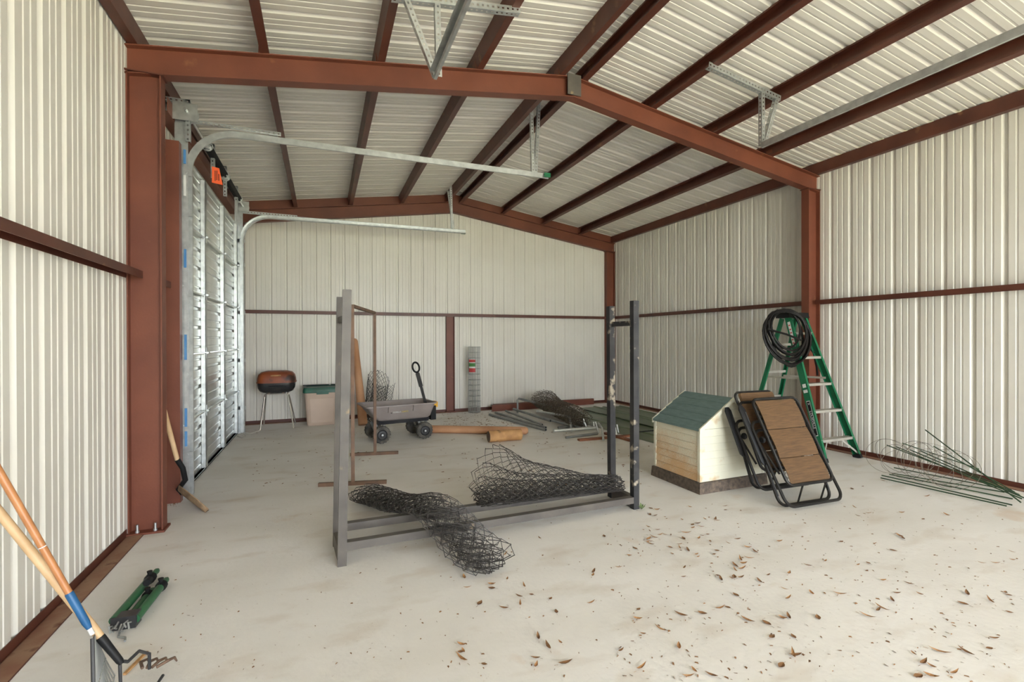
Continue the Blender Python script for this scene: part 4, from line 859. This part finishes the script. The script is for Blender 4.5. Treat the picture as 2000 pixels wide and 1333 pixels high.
for k in range(4):
    s = (k - 1.5)*.035; mb = MB(); a = hc + sd*s + V((0,0,.03)); mb.tube([hc + sd*s*.5 + V((0,0,.035)), a + fw*.03 + V((0,0,.01)), a + fw*.07 + V((0,0,-.005)), a + fw*.085 + V((0,0,-.03))], [.006, .006, .005, .003], 6); mb.build('tine', 'rust', t, True)

t = thing('shovel', 'mud-caked shovel with a pale handle standing in the corner behind the red column', 'shovel', (-1.0, 4.5, 0))
tip, heel = flr(402, 1001, .006), V((-1.10, 4.60, .12)); n1, n2, n3 = ony(362, 938, 4.50), ony(357, 915, 4.48), ony(346, 898, 4.46); up = ony(325, 820, 4.40)
dv = (tip - heel).normalized(); vd = V((-.22, .93, -.1)); sd = (vd - dv*vd.dot(dv)).normalized().lerp(dv.cross(Z_).normalized(), .25).normalized(); sd = (sd - dv*sd.dot(dv)).normalized(); nn = sd.cross(dv); nn = nn if nn.z > 0 else -nn; L_ = (tip - heel).length; rows = []
for f, w_ in ((0, .055), (.12, .095), (.45, .1), (.75, .075), (.93, .03), (1, .006)):
    rows.append([heel + dv*(L_*f) + sd*(w_*q) + nn*(.028*(q*q) - .0) for q in (-1, -.5, 0, .5, 1)])
mb = MB(); vs = [p for r_ in rows for p in r_]; k = 5; nn_ = len(vs); fs = [(i*k+j, i*k+j+1, (i+1)*k+j+1, (i+1)*k+j) for i in range(5) for j in range(4)]
mb.quad_mesh(vs + [p - nn*.006 for p in vs], fs + [tuple(nn_+q for q in f[::-1]) for f in fs] + [(i*k, (i+1)*k, nn_+(i+1)*k, nn_+i*k) for i in range(5)] + [(i*k+4, nn_+i*k+4, nn_+(i+1)*k+4, (i+1)*k+4) for i in range(5)] + [(0, nn_, nn_+1, 1), (1, nn_+1, nn_+2, 2), (2, nn_+2, nn_+3, 3), (3, nn_+3, nn_+4, 4)])
mb.build('blade', 'dirt_steel', t, True)
mb = MB(); mb.tube([heel + dv*.04, heel - dv*.01 + V((0, 0, .015)), n1, n2, n3], [.014, .019, .02, .02, .021], 10); mb.build('socket', 'hole', t, True)
d = (up - n3).normalized(); mb = MB(); mb.tube([n3 - d*.02, n3 + d*.4, n3 + d*.85], [.0165, .0185, .0175], 10); mb.build('handle', 'handle_pale', t, True)

# ------------------------------------------------------------------ leaves and litter on the floor
def leaf_mesh(L_, W_, curl):
    mb = MB(); rows = [(0, .08), (.2, .7), (.45, 1), (.7, .75), (.9, .3), (1.0, .04)]; vs = []
    for f, w_ in rows:
        z = .003 + curl*(f - .5)**2*L_; vs += [V((f*L_ - L_/2, -w_*W_/2, z + w_*curl*W_*.35)), V((f*L_ - L_/2, 0, z)), V((f*L_ - L_/2, w_*W_/2, z + w_*curl*W_*.35))]
    fs = [(i*3+j, i*3+j+1, i*3+j+4, i*3+j+3) for i in range(5) for j in range(2)]
    mb.quad_mesh(vs, fs); mb.tube([V((-L_/2 - .018, .002, .004)), V((-L_/2, 0, .003))], .0008, 3); return mb.mesh('dry_leaf')
LM = []
for k, (a, b, c) in enumerate(((.075, .02, .6), (.06, .022, .9), (.05, .028, .4), (.085, .016, .7))):
    me = leaf_mesh(a, b, c); me.materials.append(M['leaf' if k % 2 else 'leaf2']); LM.append(me)
spots = []
for n, (u0, u1, v0, v1) in ((34, (1260, 1420, 985, 1090)), (30, (1400, 1760, 1050, 1230)), (22, (1150, 1500, 1040, 1130)), (16, (1700, 1990, 1010, 1200)), (14, (1200, 1560, 1190, 1330)), (16, (900, 1250, 990, 1330)), (10, (1640, 1960, 1220, 1330)), (16, (640, 1150, 850, 960)), (10, (1660, 1900, 930, 1010)), (12, (880, 1180, 1120, 1300))):
    for _ in range(n): spots.append((R.uniform(u0, u1), R.uniform(v0, v1)))
for u, v in [(1213,1272),(1256,1240),(1372,1200),(1406,1190),(1330,1203),(1530,1210),(1508,1246),(1640,1162),(1578,1106),(1676,1105),(1970,1164),(1935,1176)]: spots.append((u, v))
for i, (u, v) in enumerate(spots):
    p = flr(u, v); o = bpy.data.objects.new('dry_leaf', LM[i % 4]); COL.objects.link(o); s = R.uniform(.45, .95)
    o.location = (p.x, p.y, 0.001); o.rotation_euler = (0, 0, R.uniform(0, 6.28)); o.scale = (s, s, s)
    tag(o, 'small curled brown dry leaf on the concrete floor', 'leaf', 'dry leaves scattered on the floor')
mb = MB(); rr = random.Random(21)
def bits(n, u0, u1, v0, v1, s0, s1):
    for _ in range(n):
        p = flr(rr.uniform(u0, u1), rr.uniform(v0, v1)); a = rr.uniform(0, 6.28); l_ = rr.uniform(s0, s1); dx = V((math.cos(a), math.sin(a), 0))*l_; dy = V((-math.sin(a), math.cos(a), 0))*l_*rr.uniform(.12, .5)
        mb.quad_mesh([p - dx - dy + V((0,0,.001)), p + dx - dy + V((0,0,.001)), p + dx*.6 + dy + V((0,0,.004)), p - dx*.7 + dy + V((0,0,.003))], [(0,1,2,3)])
bits(420, 860, 1010, 806, 842, .008, .025); bits(160, 860, 1270, 842, 960, .008, .022); bits(110, 490, 720, 845, 950, .006, .016); bits(500, 1180, 2000, 985, 1333, .003, .010); bits(160, 280, 1180, 950, 1333, .003, .008); bits(60, 325, 350, 965, 990, .004, .01)
lt = mb.build('leaf_litter', 'leaf2'); lt['kind'] = 'stuff'; tag(lt, 'fine brown leaf crumbs and specks strewn over the concrete', 'litter')
t = thing('weed_tuft', 'tiny green weed growing at the foot of the black rack post', 'weed', (2.38, 3.09, 0))
for k in range(9):
    a = k*.7; mb = MB(); c = V((2.38, 3.09, 0)); e = c + V((math.cos(a)*.035, math.sin(a)*.03, .02 + .012*(k % 3))); sd = V((-math.sin(a), math.cos(a), 0))*.006
    mb.quad_mesh([c, c.lerp(e, .6) + sd + V((0,0,.006)), e, c.lerp(e, .6) - sd + V((0,0,.006))], [(0,1,2,3)]); mb.build('leaf', 'weed', t)
a, b = flr(243, 1318, .006), flr(287, 1274, .006); mb = MB(); mb.bar(a, b, .012, .008); tag(mb.build('wood_stick', 'wood_log'), 'short brown wood sliver on the floor by the cultivator', 'stick')
